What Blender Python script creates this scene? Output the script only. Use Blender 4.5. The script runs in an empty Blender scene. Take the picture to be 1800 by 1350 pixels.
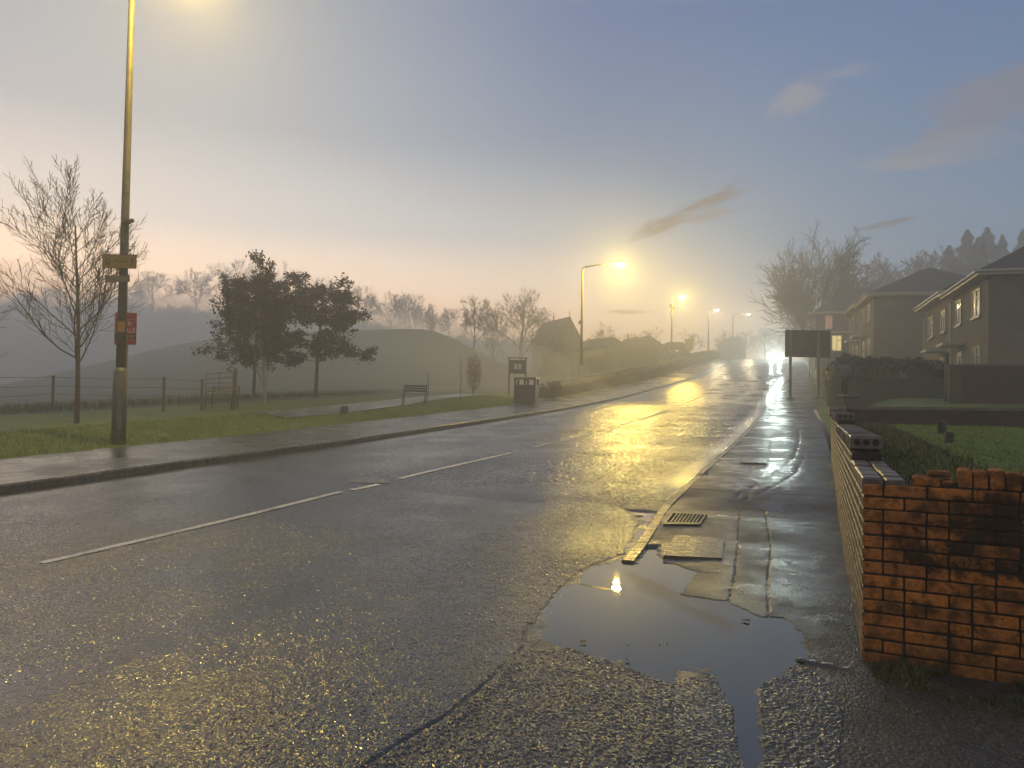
import bpy, bmesh, math, random
import numpy as np
from mathutils import Vector, Matrix
random.seed(7)
C = bpy.context.scene.collection
SC = bpy.context.scene
# ------------------------------------------------------------------ camera
F=1350.; PITCH=math.radians(1.474); ROLL=math.radians(.972); CAMH=1.5
cam=bpy.data.cameras.new("camera"); cam.lens=27.0; cam.sensor_width=36.0; cam.clip_end=2000; cam.clip_start=.05
co=bpy.data.objects.new("camera",cam); C.objects.link(co)
co.matrix_world=Matrix.Translation((0,0,CAMH))@Matrix.Rotation(math.radians(90)+PITCH,4,'X')@Matrix.Rotation(ROLL,4,'Z')
SC.camera=co
# ------------------------------------------------------------------ render / exposure
SC.render.engine='CYCLES'
SC.view_settings.view_transform='Standard'; SC.view_settings.look='None'; SC.view_settings.exposure=0.0; SC.view_settings.gamma=1.0
SC.cycles.use_denoising=True
SC.cycles.max_bounces=6; SC.cycles.volume_bounces=2; SC.cycles.transparent_max_bounces=16
SC.cycles.sample_clamp_indirect=4.0
# ------------------------------------------------------------------ node helper
class NT:
    def __init__(s,tree): s.t=tree; s.n=tree.nodes; s.l=tree.links; s.n.clear()
    def add(s,typ,**kw):
        nd=s.n.new(typ)
        for k,v in kw.items():
            if k=='ins':
                for kk,vv in v.items(): s.set(nd,kk,vv)
            else: setattr(nd,k,v)
        return nd
    def set(s,nd,key,val):
        sock=nd.inputs[key]
        if isinstance(val,bpy.types.NodeSocket): s.l.new(val,sock)
        elif isinstance(val,bpy.types.Node): s.l.new(val.outputs[0],sock)
        else:
            try: sock.default_value=val
            except Exception:
                sock.default_value=tuple(val)+(1,) if len(val)==3 else val
    def math(s,op,a,b=0.0,c=None,clamp=False):
        nd=s.n.new('ShaderNodeMath'); nd.operation=op; nd.use_clamp=clamp
        s.set(nd,0,a); s.set(nd,1,b)
        if c is not None: s.set(nd,2,c)
        return nd.outputs[0]
    def mix(s,f,a,b,blend='MIX'):
        nd=s.n.new('ShaderNodeMix'); nd.data_type='RGBA'; nd.blend_type=blend; nd.clamp_factor=True
        s.set(nd,0,f); s.set(nd,6,a if not isinstance(a,tuple) else tuple(a)+((1,) if len(a)==3 else ())); s.set(nd,7,b if not isinstance(b,tuple) else tuple(b)+((1,) if len(b)==3 else ()))
        return nd.outputs[2]
    def mixf(s,f,a,b):
        nd=s.n.new('ShaderNodeMix'); nd.data_type='FLOAT'; s.set(nd,0,f); s.set(nd,2,a); s.set(nd,3,b); return nd.outputs[0]
    def mr(s,v,a,b,c=0.,d=1.,smooth=False):
        nd=s.n.new('ShaderNodeMapRange'); nd.clamp=True
        if smooth: nd.interpolation_type='SMOOTHSTEP'
        s.set(nd,0,v); s.set(nd,1,a); s.set(nd,2,b); s.set(nd,3,c); s.set(nd,4,d); return nd.outputs[0]
    def noise(s,vec,scale,detail=3.,rough=.55,dist=0.):
        nd=s.n.new('ShaderNodeTexNoise'); s.set(nd,'Vector',vec); nd.inputs['Scale'].default_value=scale; nd.inputs['Detail'].default_value=detail; nd.inputs['Roughness'].default_value=rough; nd.inputs['Distortion'].default_value=dist
        return nd.outputs['Fac']
    def voro(s,vec,scale,feature='F1',out='Distance',rand=1.0):
        nd=s.n.new('ShaderNodeTexVoronoi'); nd.feature=feature; s.set(nd,'Vector',vec); nd.inputs['Scale'].default_value=scale; nd.inputs['Randomness'].default_value=rand
        return nd.outputs[out]
    def ramp(s,f,stops,interp='LINEAR'):
        nd=s.n.new('ShaderNodeValToRGB'); s.set(nd,0,f); cr=nd.color_ramp; cr.interpolation=interp
        while len(cr.elements)<len(stops): cr.elements.new(.5)
        for e,(p,c) in zip(cr.elements,stops): e.position=p; e.color=tuple(c)+(1,) if len(c)==3 else c
        return nd.outputs[0]
# ------------------------------------------------------------------ world (dusk sky)
def sky_dir(u,v):
    x,y,z=at_dir(u,v); return Vector((x,y,z)).normalized()
def at_dir(u,v):
    u=u-900; v=v-675
    cr,sr=math.cos(ROLL),math.sin(ROLL); u,v=u*cr+v*sr,-u*sr+v*cr
    c,s=math.cos(PITCH),math.sin(PITCH); up=-v/F
    return u/F,c-up*s,s+up*c
SUN_AZ=math.radians(-38)      # afterglow to the left of the view, measured from +Y towards +X
SUN_EL=math.radians(2.0)
SKY=0.95
w=bpy.data.worlds.new("World"); SC.world=w; w.use_nodes=True
T=NT(w.node_tree)
tc=T.add('ShaderNodeTexCoord'); D=tc.outputs['Generated']
sep=T.add('ShaderNodeSeparateXYZ',ins={0:D}); dx,dy,dz=sep.outputs
# azimuth closeness to the afterglow
hl=T.math('SQRT',T.math('ADD',T.math('MULTIPLY',dx,dx),T.math('ADD',T.math('MULTIPLY',dy,dy),1e-4)))
ca=T.math('DIVIDE',T.math('ADD',T.math('MULTIPLY',dx,math.sin(SUN_AZ)),T.math('MULTIPLY',dy,math.cos(SUN_AZ))),hl)
el=T.math('MAXIMUM',dz,0.0)
near=T.mr(ca,T.mr(el,.06,.34,.32,.70),1.0,0,1,True); rear=T.mr(ca,.1,-.6,0,1,True)
glow=T.ramp(el,[(0,(5.2,2.7,1.15)),(.08,(4.6,2.7,1.35)),(.14,(2.9,2.05,1.40)),(.21,(1.10,1.07,1.03)),(.32,(.44,.515,.60)),(.5,(.27,.335,.43)),(1,(.22,.25,.32))])
cool=T.ramp(el,[(0,(.42,.42,.42)),(.08,(.34,.43,.52)),(.17,(.175,.325,.50)),(.30,(.080,.21,.42)),(.45,(.058,.15,.37)),(.7,(.12,.18,.32)),(1,(.16,.20,.29))])
back=T.ramp(el,[(0,(.50,.42,.36)),(.3,(.62,.55,.50)),(1,(.30,.32,.36))])
cool=T.mix(rear,cool,back)
skyc=T.mix(near,cool,glow)
# real twilight scattering adds its own gradient
ns=T.add('ShaderNodeTexSky'); ns.sky_type='NISHITA'; ns.sun_disc=False; ns.sun_elevation=SUN_EL; ns.sun_rotation=SUN_AZ; ns.air_density=1.0; ns.dust_density=1.5
nsk=T.mix(1.0,ns.outputs[0],(.05,.05,.05),'MULTIPLY')
skyc=T.mix(1.0,skyc,nsk,'ADD')
# thin evening clouds
def cloud(u,v,ru,rv,ang,col,amt,seed):
    global skyc
    c=sky_dir(u,v); r=Vector((c.y,-c.x,0)).normalized(); up=r.cross(c)
    ca_,sa_=math.cos(ang),math.sin(ang)
    a=r*ca_+up*sa_; b=up*ca_-r*sa_
    def dot(vec,sc):
        nd=T.add('ShaderNodeVectorMath',operation='DOT_PRODUCT'); T.set(nd,0,D); nd.inputs[1].default_value=tuple(vec/sc); return nd.outputs['Value']
    qa=dot(a,ru/F); qb=dot(b,rv/F)
    front=T.math('GREATER_THAN',dot(c,1.0),.5)
    cmb=T.add('ShaderNodeCombineXYZ',ins={0:qa,1:qb,2:seed})
    n1=T.noise(cmb,1.1,5,.62,.6); n2=T.noise(cmb,3.2,4,.6,.4)
    rr=T.math('SQRT',T.math('ADD',T.math('MULTIPLY',qa,qa),T.math('MULTIPLY',qb,qb)))
    m=T.math('SUBTRACT',T.math('ADD',T.math('MULTIPLY',n1,1.5),T.math('MULTIPLY',n2,.55)),T.math('ADD',T.math('MULTIPLY',rr,.75),.28))
    m=T.math('MULTIPLY',T.mr(m,0.,.55,0,amt,True),front)
    skyc=T.mix(m,skyc,col)
cloud(1400,172,52,30,  .45,(.38,.36,.38),.62,3.1)
cloud(1485,125,50,12,.05,(.33,.36,.44),.40,4.7)
cloud(1770,170,190,62,.28,(.22,.23,.30),.80,7.3)
cloud(1690,255,150,34,.02,(.30,.32,.38),.55,5.9)
cloud(1590,285,80,18,-.05,(.35,.37,.42),.45,2.2)
cloud(1165,398,75,17,.30,(.14,.13,.17),1.0,8.8)
cloud(1255,350,75,15,.32,(.15,.14,.18),1.0,1.4)
cloud(1250,378,55,14,.15,(.20,.19,.23),.75,6.6)
cloud(1560,392,60,8,.14,(.16,.17,.21),1.0,9.5)
cloud(1098,548,46,5,.0,(.45,.30,.22),.9,11.5)
bg=T.add('ShaderNodeBackground'); T.set(bg,0,skyc); bg.inputs[1].default_value=SKY
wo=T.add('ShaderNodeOutputWorld'); T.l.new(bg.outputs[0],wo.inputs[0])
sun=bpy.data.lights.new("sun",'SUN'); sun.energy=.25; sun.angle=math.radians(25); sun.color=(1,.82,.62)
so=bpy.data.objects.new("sun",sun); C.objects.link(so)
sd=Vector((math.sin(SUN_AZ)*math.cos(math.radians(9)),math.cos(SUN_AZ)*math.cos(math.radians(9)),math.sin(math.radians(9))))
so.rotation_euler=sd.to_track_quat('Z','Y').to_euler()
# ------------------------------------------------------------------ site geometry
RW=9.3; LPW=3.4; RPW=2.05
_zk=np.array([-14,3.0,5.2,10,18,28,40,55,75,100,140,200])
_zv=np.array([0,0,.235,.47,.806,1.23,1.896,3.005,4.588,7.07,10.46,13.5])
_kk=np.array([-10,15,35,60,90,140]); _kv=np.array([-.00026,-.00178,.00097,.00023,-.00091,.00017])
SS=np.arange(-60,260.01,.1)
def _mk():
    z=np.interp(SS,_zk,_zv)
    w=np.exp(-.5*(np.arange(-60,61)*.1/1.6)**2); w/=w.sum()
    zf=np.convolve(np.pad(z,60,mode='edge'),w,'valid')
    b=np.clip((SS-2.5)/3,0,1); zf=zf*b+z*(1-b)
    k=np.where(SS<-10,0,np.interp(SS,_kk,_kv)); k=np.where(SS>140,0,k)
    i0=np.argmin(abs(SS))
    h=np.concatenate([[0],np.cumsum((k[1:]+k[:-1])*.05)]); h=h-h[i0]+math.radians(21.94)
    X=np.concatenate([[0],np.cumsum((np.sin(h[1:])+np.sin(h[:-1]))*.05)]); Y=np.concatenate([[0],np.cumsum((np.cos(h[1:])+np.cos(h[:-1]))*.05)])
    return zf,h,X-X[i0]+1.267,Y-Y[i0]+8.0
ZZ,HH,PX,PY=_mk()
def zs(s): return np.interp(s,SS,ZZ)
_ZL=np.where(SS<9.5,np.convolve(np.pad(np.interp(SS,[-60,-30,-8,-2,4,10],[-.7,-.35,-.07,-.005,.235,.47]),20,mode='edge'),np.ones(41)/41,'valid'),0)
_bl=np.clip((SS-6)/3.5,0,1); _ZL=np.where(SS<9.5,_ZL*(1-_bl)+ZZ*_bl,ZZ)
def zc(s,t):
    w=np.clip((np.asarray(t,float)-2.4)/4.6,0,1); w=w*w*(3-2*w)
    return zs(s)*(1-w)+np.interp(s,SS,_ZL)*w
def st2xy(s,t):
    h=np.interp(s,SS,HH); return np.interp(s,SS,PX)-np.cos(h)*t, np.interp(s,SS,PY)+np.sin(h)*t
def xy2st(x,y):
    x=np.atleast_1d(np.asarray(x,float));y=np.atleast_1d(np.asarray(y,float))
    s=(x-1.267)*.36+(y-8)*.93
    for _ in range(8):
        h=np.interp(s,SS,HH); dx=x-np.interp(s,SS,PX); dy=y-np.interp(s,SS,PY)
        s=np.clip(s+dx*np.sin(h)+dy*np.cos(h),-59,259)
    h=np.interp(s,SS,HH); dx=x-np.interp(s,SS,PX); dy=y-np.interp(s,SS,PY)
    return s,-dx*np.cos(h)+dy*np.sin(h)
def ray(u,v):
    u=np.asarray(u,float)-900;v=np.asarray(v,float)-675
    cr,sr=math.cos(ROLL),math.sin(ROLL); u,v=u*cr+v*sr,-u*sr+v*cr
    c,s=math.cos(PITCH),math.sin(PITCH); up=-v/F
    y=c-up*s; z=s+up*c
    return u/F/y,z/y
def at(u,v,Y):
    a,b=ray(u,v); return np.array([float(a*Y),Y,CAMH+float(b*Y)])
def sm(x,a,b):
    x=np.clip((x-a)/(b-a),0,1); return x*x*(3-2*x)
def H(x,y):
    s,t=xy2st(x,y); x=np.atleast_1d(np.asarray(x,float));y=np.atleast_1d(np.asarray(y,float))
    return Hst(s,t,x,y),s,t
def _rk():
    S_=[-3.];T_=[-.10]
    for u,v in ((1103,973),(1130,940),(1160,900),(1200,863),(1243,823),(1278,793),(1320,750),(1337,730),(1348,719),(1360,704),(1377,676),(1386,665)):
        a,b=ray(u,v); Ys=np.geomspace(5,120,4000); s,t=xy2st(a*Ys,Ys); i=np.where(CAMH+b*Ys<zs(s)+.02)[0][0]; S_.append(s[i]);T_.append(t[i])
    return np.array(S_),np.array(T_)
RKS,RKT=_rk()
def tr(s): return np.interp(s,RKS,RKT)
def lawn_z(s): return 1.0+.22*(s+2.87)/12
def Hst(s,t,x,y):
    z=zc(s,t)
    pr=z+.1*sm(s,-1.2,3.0)
    wide=RPW+np.interp(s,[30,40,60,75],[0,1.6,1.2,0])
    gard=np.interp(s,[9,16,30,58,90,260],[.6,.75,1.05,2.2,2.2,2.2])
    gr=z+.1+gard*sm(-t,wide,wide+2.5)
    b=sm(s,8.9,9.4)
    rz=lawn_z(s)*(1-b)+gr*b
    right=np.where(t>-wide,pr,np.where(s<-2.87,z,rz))
    lv=z+.12+np.interp(t,[0,RW+LPW,15.3,19.4,22.5,24.5,34,60],[0,0,.3,.45,.5,.3,-.6,-.6])*np.clip((s+40)/60,.6,1)*np.clip(1.6-s/40,0,1)
    hill=7.0*np.exp(-((np.where(x+17<0,(x+17)/24.7,(x+17)/19.5))**4)-((y-78)/24)**2)
    base=np.minimum(z,6)*np.clip(1-(t-12)/60,0,1)+.12
    ridge=sm(y,95,150)*np.interp(x,[-160,-60,-20,20,60],[20,18,14,11,13])
    f=np.clip((34-t)/10,0,1)
    left=np.where(t<24,lv,np.maximum(lv*f+(1-f)*(base+hill-.3),ridge))
    return np.where(t<0,right,np.where(t<=RW,z,left))
def ghit(u,v,Y0=2.5,Y1=200,n=4000):
    a,b=ray(u,v); Ys=np.geomspace(Y0,Y1,n); z=CAMH+b*Ys
    g,s,t=H(a*Ys,Ys); i=np.where(z<g)[0]; i=i[0] if len(i) else n-1
    return Vector((float(a*Ys[i]),float(Ys[i]),float(g[i])))
def gz(x,y): return float(H(x,y)[0][0])
# ---- numpy noise
def _h(ix,iy,seed):
    n=(ix.astype(np.int64)*374761393+iy.astype(np.int64)*668265263+seed*982451653)&0x7fffffff
    n=((n^(n>>13))*1274126177)&0x7fffffff
    return ((n^(n>>16))&0xffff)/65535.
def vnoise(x,y,sc,seed=0):
    x=x/sc;y=y/sc;ix=np.floor(x);iy=np.floor(y);fx=x-ix;fy=y-iy;fx=fx*fx*(3-2*fx);fy=fy*fy*(3-2*fy)
    return (_h(ix,iy,seed)*(1-fx)+_h(ix+1,iy,seed)*fx)*(1-fy)+(_h(ix,iy+1,seed)*(1-fx)+_h(ix+1,iy+1,seed)*fx)*fy
def worley(x,y,cell,seed=0):
    x=x/cell;y=y/cell;ix=np.floor(x);iy=np.floor(y);d=np.full(x.shape,9.);rid=np.zeros(x.shape)
    for a in (-1,0,1):
        for b in (-1,0,1):
            jx=ix+a;jy=iy+b
            q=(jx+_h(jx,jy,seed)-x)**2+(jy+_h(jx,jy,seed+1)-y)**2
            m=q<d; d=np.where(m,q,d); rid=np.where(m,_h(jx,jy,seed+2),rid)
    return np.sqrt(d),rid
def inpoly(x,y,P):
    r=np.zeros(x.shape,bool);n=len(P)
    for i in range(n):
        x0,y0=P[i];x1,y1=P[(i+1)%n]
        if y0==y1: continue
        c=((y0>y)!=(y1>y))&(x<(x1-x0)*(y-y0)/(y1-y0)+x0); r^=c
    return r
def segdist(x,y,P,closed=False):
    d=np.full(x.shape,1e9);n=len(P)
    for i in range(n if closed else n-1):
        x0,y0=P[i];x1,y1=P[(i+1)%n];ax=x1-x0;ay=y1-y0
        w_=np.clip(((x-x0)*ax+(y-y0)*ay)/(ax*ax+ay*ay+1e-12),0,1)
        d=np.minimum(d,(x-x0-ax*w_)**2+(y-y0-ay*w_)**2)
    return np.sqrt(d)
def flat(pts,z=0.):
    out=[]
    for u,v in pts:
        a,b=ray(u,v); Y=(z-CAMH)/float(b); out.append((float(a)*Y,Y))
    return out
def onground(pts): return [tuple(ghit(u,v)[:2]) for u,v in pts]
# ------------------------------------------------------------------ mesh helpers
def link(name,me,parent=None,mat=None):
    o=bpy.data.objects.new(name,me); C.objects.link(o)
    if mat is not None: me.materials.append(mat)
    if parent is not None: o.parent=parent
    return o
def np_mesh(name,V,Fc,attrs=None,smooth=True):
    """V (n,3), Fc list of arrays of equal-sided faces"""
    me=bpy.data.meshes.new(name); V=np.asarray(V,np.float32)
    Fc=[np.asarray(f,np.int32) for f in Fc if len(f)]
    me.vertices.add(len(V)); me.vertices.foreach_set('co',V.ravel())
    idx=np.concatenate([f.ravel() for f in Fc]); tot=np.concatenate([np.full(len(f),f.shape[1]) for f in Fc])
    me.loops.add(len(idx)); me.loops.foreach_set('vertex_index',idx.astype(np.int32))
    me.polygons.add(len(tot)); st=np.concatenate([[0],np.cumsum(tot)[:-1]]).astype(np.int32)
    me.polygons.foreach_set('loop_start',st)
    try: me.polygons.foreach_set('loop_total',tot.astype(np.int32))
    except Exception: pass
    me.polygons.foreach_set('use_smooth',np.full(len(tot),smooth))
    for k,a in (attrs or {}).items():
        at_=me.attributes.new(k,'FLOAT','POINT'); at_.data.foreach_set('value',np.asarray(a,np.float32).ravel())
    me.update(); me.validate()
    return me
def grid(X,Y,Z,name,mat,attrs=None,parent=None,smooth=True):
    n,m=X.shape; V=np.stack([X,Y,Z],-1).reshape(-1,3)
    i=np.arange(n*m).reshape(n,m)
    f=np.stack([i[:-1,:-1],i[1:,:-1],i[1:,1:],i[:-1,1:]],-1).reshape(-1,4)
    # keep faces pointing up
    a=V[f[0,1]]-V[f[0,0]];b=V[f[0,3]]-V[f[0,0]]
    if a[0]*b[1]-a[1]*b[0]<0: f=f[:,::-1]
    return link(name,np_mesh(name,V,[f],attrs,smooth),parent,mat)
class MB:
    """collects boxes, tubes and prisms into one mesh"""
    def __init__(s): s.V=[];s.F=[];s.n=0;s.A=[]
    def put(s,V,Fs,a=0.):
        s.V+= [tuple(v) for v in V]; s.F+=[tuple(i+s.n for i in f) for f in Fs]; s.n+=len(V); s.A+=[a]*len(V)
    def box(s,x0,x1,y0,y1,z0,z1,M=None,a=0.,b=0.0):
        if b>0:
            V=[];F=[]
            for zz,ins in ((z0,b),(z0+b,0),(z1-b,0),(z1,b)):
                V+=[(x0+ins,y0+ins,zz),(x1-ins,y0+ins,zz),(x1-ins,y1-ins,zz),(x0+ins,y1-ins,zz)]
            for k in range(3):
                for j in range(4): F.append((4*k+j,4*k+(j+1)%4,4*k+4+(j+1)%4,4*k+4+j))
            F+=[(3,2,1,0),(12,13,14,15)]
        else:
            V=[(x0,y0,z0),(x1,y0,z0),(x1,y1,z0),(x0,y1,z0),(x0,y0,z1),(x1,y0,z1),(x1,y1,z1),(x0,y1,z1)]
            F=[(3,2,1,0),(4,5,6,7),(0,1,5,4),(1,2,6,5),(2,3,7,6),(3,0,4,7)]
        if M is not None: V=[M@Vector(v) for v in V]
        s.put(V,F,a); return s
    def tube(s,pts,rads,k=8,cap=True,a=0.):
        pts=[Vector(p) for p in pts]
        if not hasattr(rads,'__len__'): rads=[rads]*len(pts)
        V=[];F=[]
        for i,p in enumerate(pts):
            d=(pts[min(i+1,len(pts)-1)]-pts[max(i-1,0)]).normalized()
            u=d.cross(Vector((0,0,1)) if abs(d.z)<.9 else Vector((0,1,0))).normalized(); v=d.cross(u)
            for j in range(k):
                q=2*math.pi*j/k; V.append(p+(u*math.cos(q)+v*math.sin(q))*rads[i])
        for i in range(len(pts)-1):
            for j in range(k): F.append((i*k+j,i*k+(j+1)%k,(i+1)*k+(j+1)%k,(i+1)*k+j))
        if cap: F.append(tuple(range(k))); F.append(tuple((len(pts)-1)*k+j for j in reversed(range(k))))
        s.put(V,F,a); return s
    def prism(s,poly,M,d,a=0.):
        """poly in local XZ, extruded along local Y by d"""
        n=len(poly); V=[M@Vector((x,0,z)) for x,z in poly]+[M@Vector((x,d,z)) for x,z in poly]
        F=[tuple(range(n)),tuple(n+i for i in reversed(range(n)))]+[(i,n+i,n+(i+1)%n,(i+1)%n) for i in range(n)]
        s.put(V,F,a); return s
    def ell(s,c,r,nu=12,nv=8,a=0.,M=None):
        V=[];F=[]
        for i in range(nv+1):
            th=math.pi*i/nv
            for j in range(nu):
                ph=2*math.pi*j/nu; p=Vector((c[0]+r[0]*math.sin(th)*math.cos(ph),c[1]+r[1]*math.sin(th)*math.sin(ph),c[2]+r[2]*math.cos(th)))
                V.append(M@p if M is not None else p)
        for i in range(nv):
            for j in range(nu): F.append((i*nu+j,(i+1)*nu+j,(i+1)*nu+(j+1)%nu,i*nu+(j+1)%nu))
        s.put(V,F,a); return s
    def build(s,name,mat,parent=None,smooth=False,attr=None):
        me=bpy.data.meshes.new(name); me.from_pydata([tuple(v) for v in s.V],[],s.F)
        bm=bmesh.new(); bm.from_mesh(me); bmesh.ops.recalc_face_normals(bm,faces=bm.faces); bm.to_mesh(me); bm.free()
        if smooth:
            for p in me.polygons: p.use_smooth=True
        if attr:
            a=me.attributes.new(attr,'FLOAT','POINT'); a.data.foreach_set('value',np.asarray(s.A,np.float32))
        return link(name,me,parent,mat)
def tag(o,label=None,cat=None,group=None,kind=None):
    if label: o['label']=label
    if cat: o['category']=cat
    if group: o['group']=group
    if kind: o['kind']=kind
    return o
def thing(name,label,cat,loc=(0,0,0),rz=0.,group=None):
    o=bpy.data.objects.new(name,None); o.empty_display_size=.2; C.objects.link(o); o.location=loc; o.rotation_euler=(0,0,rz)
    return tag(o,label,cat,group)
def text(name,body,size,mat,M,parent=None,extr=.002,align='LEFT'):
    cu=bpy.data.curves.new(name,'FONT'); cu.body=body; cu.size=size; cu.extrude=extr; cu.align_x=align; cu.resolution_u=2
    tmp=bpy.data.objects.new(name,cu); C.objects.link(tmp)
    dg=bpy.context.evaluated_depsgraph_get(); me=bpy.data.meshes.new_from_object(tmp.evaluated_get(dg))
    bpy.data.objects.remove(tmp); bpy.data.curves.remove(cu)
    me.transform(M); me.materials.clear()
    return link(name,me,parent,mat)
# ------------------------------------------------------------------ materials
def mat(name):
    m=bpy.data.materials.new(name); m.use_nodes=True; t=NT(m.node_tree)
    out=t.add('ShaderNodeOutputMaterial'); p=t.add('ShaderNodeBsdfPrincipled'); t.l.new(p.outputs[0],out.inputs[0])
    return m,t,p
def bump(t,p,h,dist,strength=1.0,into=None):
    b=t.add('ShaderNodeBump'); t.set(b,'Height',h); b.inputs['Distance'].default_value=dist
    t.set(b,'Strength',strength)
    if into is not None: t.set(b,'Normal',into)
    t.set(p,'Normal',b.outputs[0]); return b.outputs[0]
def simple(name,col,rough=.6,var=.25,scale=3.,metal=0.,bmp=.0,bscale=60.,spec=.5,emit=None):
    m,t,p=mat(name); g=t.add('ShaderNodeNewGeometry'); pos=g.outputs['Position']
    n=t.noise(pos,scale,4,.6)
    k=t.mr(n,.3,.7,1-var,1+var)
    cc=t.mix(1.0,tuple(col),t.add('ShaderNodeCombineColor',ins={0:k,1:k,2:k}).outputs[0],'MULTIPLY')
    t.set(p,'Base Color',cc); p.inputs['Roughness'].default_value=rough; p.inputs['Metallic'].default_value=metal
    p.inputs['Specular IOR Level'].default_value=spec
    r2=t.mr(t.noise(pos,scale*2.3,3,.6),.3,.7,max(.05,rough-.12),min(1,rough+.12)); t.set(p,'Roughness',r2)
    if bmp: bump(t,p,t.noise(pos,bscale,3,.6),bmp)
    return m
def emis(name,col,st):
    m,t,p=mat(name); p.inputs['Base Color'].default_value=(.02,.02,.02,1); p.inputs['Emission Color'].default_value=tuple(col)+(1,); p.inputs['Emission Strength'].default_value=st
    return m
# wet ground: three per-vertex wear values (tone, rough, bump) shared by road, pavement and driveway
def mk_wet():
    m,t,p=mat('wet_asphalt'); g=t.add('ShaderNodeNewGeometry'); pos=g.outputs['Position']
    def A(n): return t.add('ShaderNodeAttribute',attribute_name=n).outputs['Fac']
    tone,ro,bu=A('tone'),A('rough'),A('bump')
    big=t.noise(pos,.55,5,.6,.4); mid=t.noise(pos,2.3,4,.62,.3); fine=t.noise(pos,55,3,.6)
    stone=t.voro(pos,115,'F1','Color'); sr=t.add('ShaderNodeSeparateColor',ins={0:stone}).outputs[0]
    k=t.math('MULTIPLY',tone,t.math('MULTIPLY',t.mr(sr,0,1,.45,1.6),t.mr(mid,.3,.7,.75,1.25)))
    base=t.mix(t.mr(sr,.75,1,0,.6),(.040,.039,.036),(.085,.079,.068))
    col=t.mix(1.0,base,t.add('ShaderNodeCombineColor',ins={0:k,1:k,2:k}).outputs[0],'MULTIPLY')
    t.set(p,'Base Color',col)
    wet=t.mr(t.math('ADD',t.math('MULTIPLY',big,.6),t.math('MULTIPLY',mid,.4)),.38,.62,0,1,True)
    r=t.math('MULTIPLY',ro,t.mixf(wet,1.25,.62)); t.set(p,'Roughness',t.math('ADD',r,t.mr(fine,.3,.7,-.04,.05),clamp=True))
    p.inputs['IOR'].default_value=1.58
    v1=t.voro(pos,95,'SMOOTH_F1'); v2=t.voro(pos,210,'F1'); n1=t.noise(pos,420,2,.5); lo=t.noise(pos,14,3,.55)
    # flooded flats between stones: clamp the low parts of the relief
    h=t.math('ADD',t.math('MULTIPLY',t.mr(v1,0,.75,1,0),1.0),t.math('ADD',t.math('MULTIPLY',t.mr(v2,0,.7,.35,0),1.),t.math('MULTIPLY',n1,.18)))
    h=t.math('MAXIMUM',h,t.mixf(wet,.15,.42))
    h=t.math('ADD',h,t.math('MULTIPLY',lo,1.2))
    bump(t,p,h,.0042,t.math('MULTIPLY',bu,t.mixf(wet,1.0,.6)))
    return m
M_wet=mk_wet()
def mk_water():
    m,t,p=mat('puddle_water'); g=t.add('ShaderNodeNewGeometry'); pos=g.outputs['Position']
    n=t.noise(pos,1.4,2,.5); t.set(p,'Base Color',t.mix(n,(.030,.028,.026),(.045,.042,.038)))
    p.inputs['Roughness'].default_value=.015; p.inputs['IOR'].default_value=2.0
    bump(t,p,t.noise(pos,2.5,2,.5),.0002,.1)
    return m
M_water=mk_water()
def mk_mark():
    m,t,p=mat('worn_road_paint_and_glint'); g=t.add('ShaderNodeNewGeometry'); pos=g.outputs['Position']
    n=t.noise(pos,38,4,.65); b=t.noise(pos,1.7,3,.6); wear=t.mr(t.math('ADD',n,t.math('MULTIPLY',b,.5)),.66,.94,0,1)
    t.set(p,'Base Color',t.mix(wear,(.80,.76,.64),(.10,.095,.08))); p.inputs['Roughness'].default_value=.28
    v=t.voro(pos,100,'SMOOTH_F1'); bump(t,p,t.mr(v,0,.75,1,0),.003,.6)
    return m
M_mark=mk_mark()
def mk_grass(name,c0,c1,c2):
    m,t,p=mat(name); g=t.add('ShaderNodeNewGeometry'); pos=g.outputs['Position']
    a=t.noise(pos,.9,4,.6); b=t.noise(pos,9,4,.65); c=t.noise(pos,90,3,.6)
    col=t.mix(t.mr(a,.35,.65),c0,c1); col=t.mix(t.mr(b,.48,.68),col,c2); col=t.mix(t.mr(t.noise(pos,.35,5,.65,.5),.55,.72,0,.75),col,(.07,.06,.022))
    col=t.mix(t.mr(c,.3,.7,0,.55),col,(.012,.018,.005))
    t.set(p,'Base Color',col); p.inputs['Roughness'].default_value=.7
    bump(t,p,t.math('ADD',c,t.math('MULTIPLY',b,2.)),.03,.8)
    return m
M_grass=mk_grass('verge_grass',(.12,.18,.014),(.17,.225,.018),(.19,.20,.03))
M_lawn=mk_grass('lawn_grass',(.085,.165,.016),(.115,.20,.022),(.13,.17,.03))
M_field=mk_grass('field_grass',(.060,.090,.026),(.085,.100,.034),(.100,.090,.045))
M_blade=simple('grass_blade',(.15,.205,.016),.55,.5,6)
M_bladeD=simple('dry_grass_blade',(.070,.075,.022),.6,.5,6)
M_kerb=simple('wet_kerb_concrete',(.11,.098,.078),.30,.35,7,bmp=.002,bscale=70)
M_conc=simple('wet_concrete',(.085,.078,.064),.30,.3,6,bmp=.0015,bscale=90)
M_iron=simple('wet_cast_iron',(.045,.040,.032),.35,.3,9,.0,.002,80)
M_dark=simple('hole_shade_and_dark_print',(.006,.006,.006),.8,.2,5)  # near black: painted shade of holes and drain, and the printed band
M_galv=simple('weathered_galvanised_steel',(.13,.12,.088),.5,.3,5,.2)
M_black=simple('black_painted_steel',(.018,.018,.018),.4,.3,6)
M_bark=simple('damp_bark',(.050,.040,.030),.8,.35,9,bmp=.006,bscale=40)
M_bark2=simple('grey_damp_bark',(.060,.052,.042),.8,.35,8)
M_twig=simple('damp_twig',(.040,.031,.025),.8,.3,6)
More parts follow.
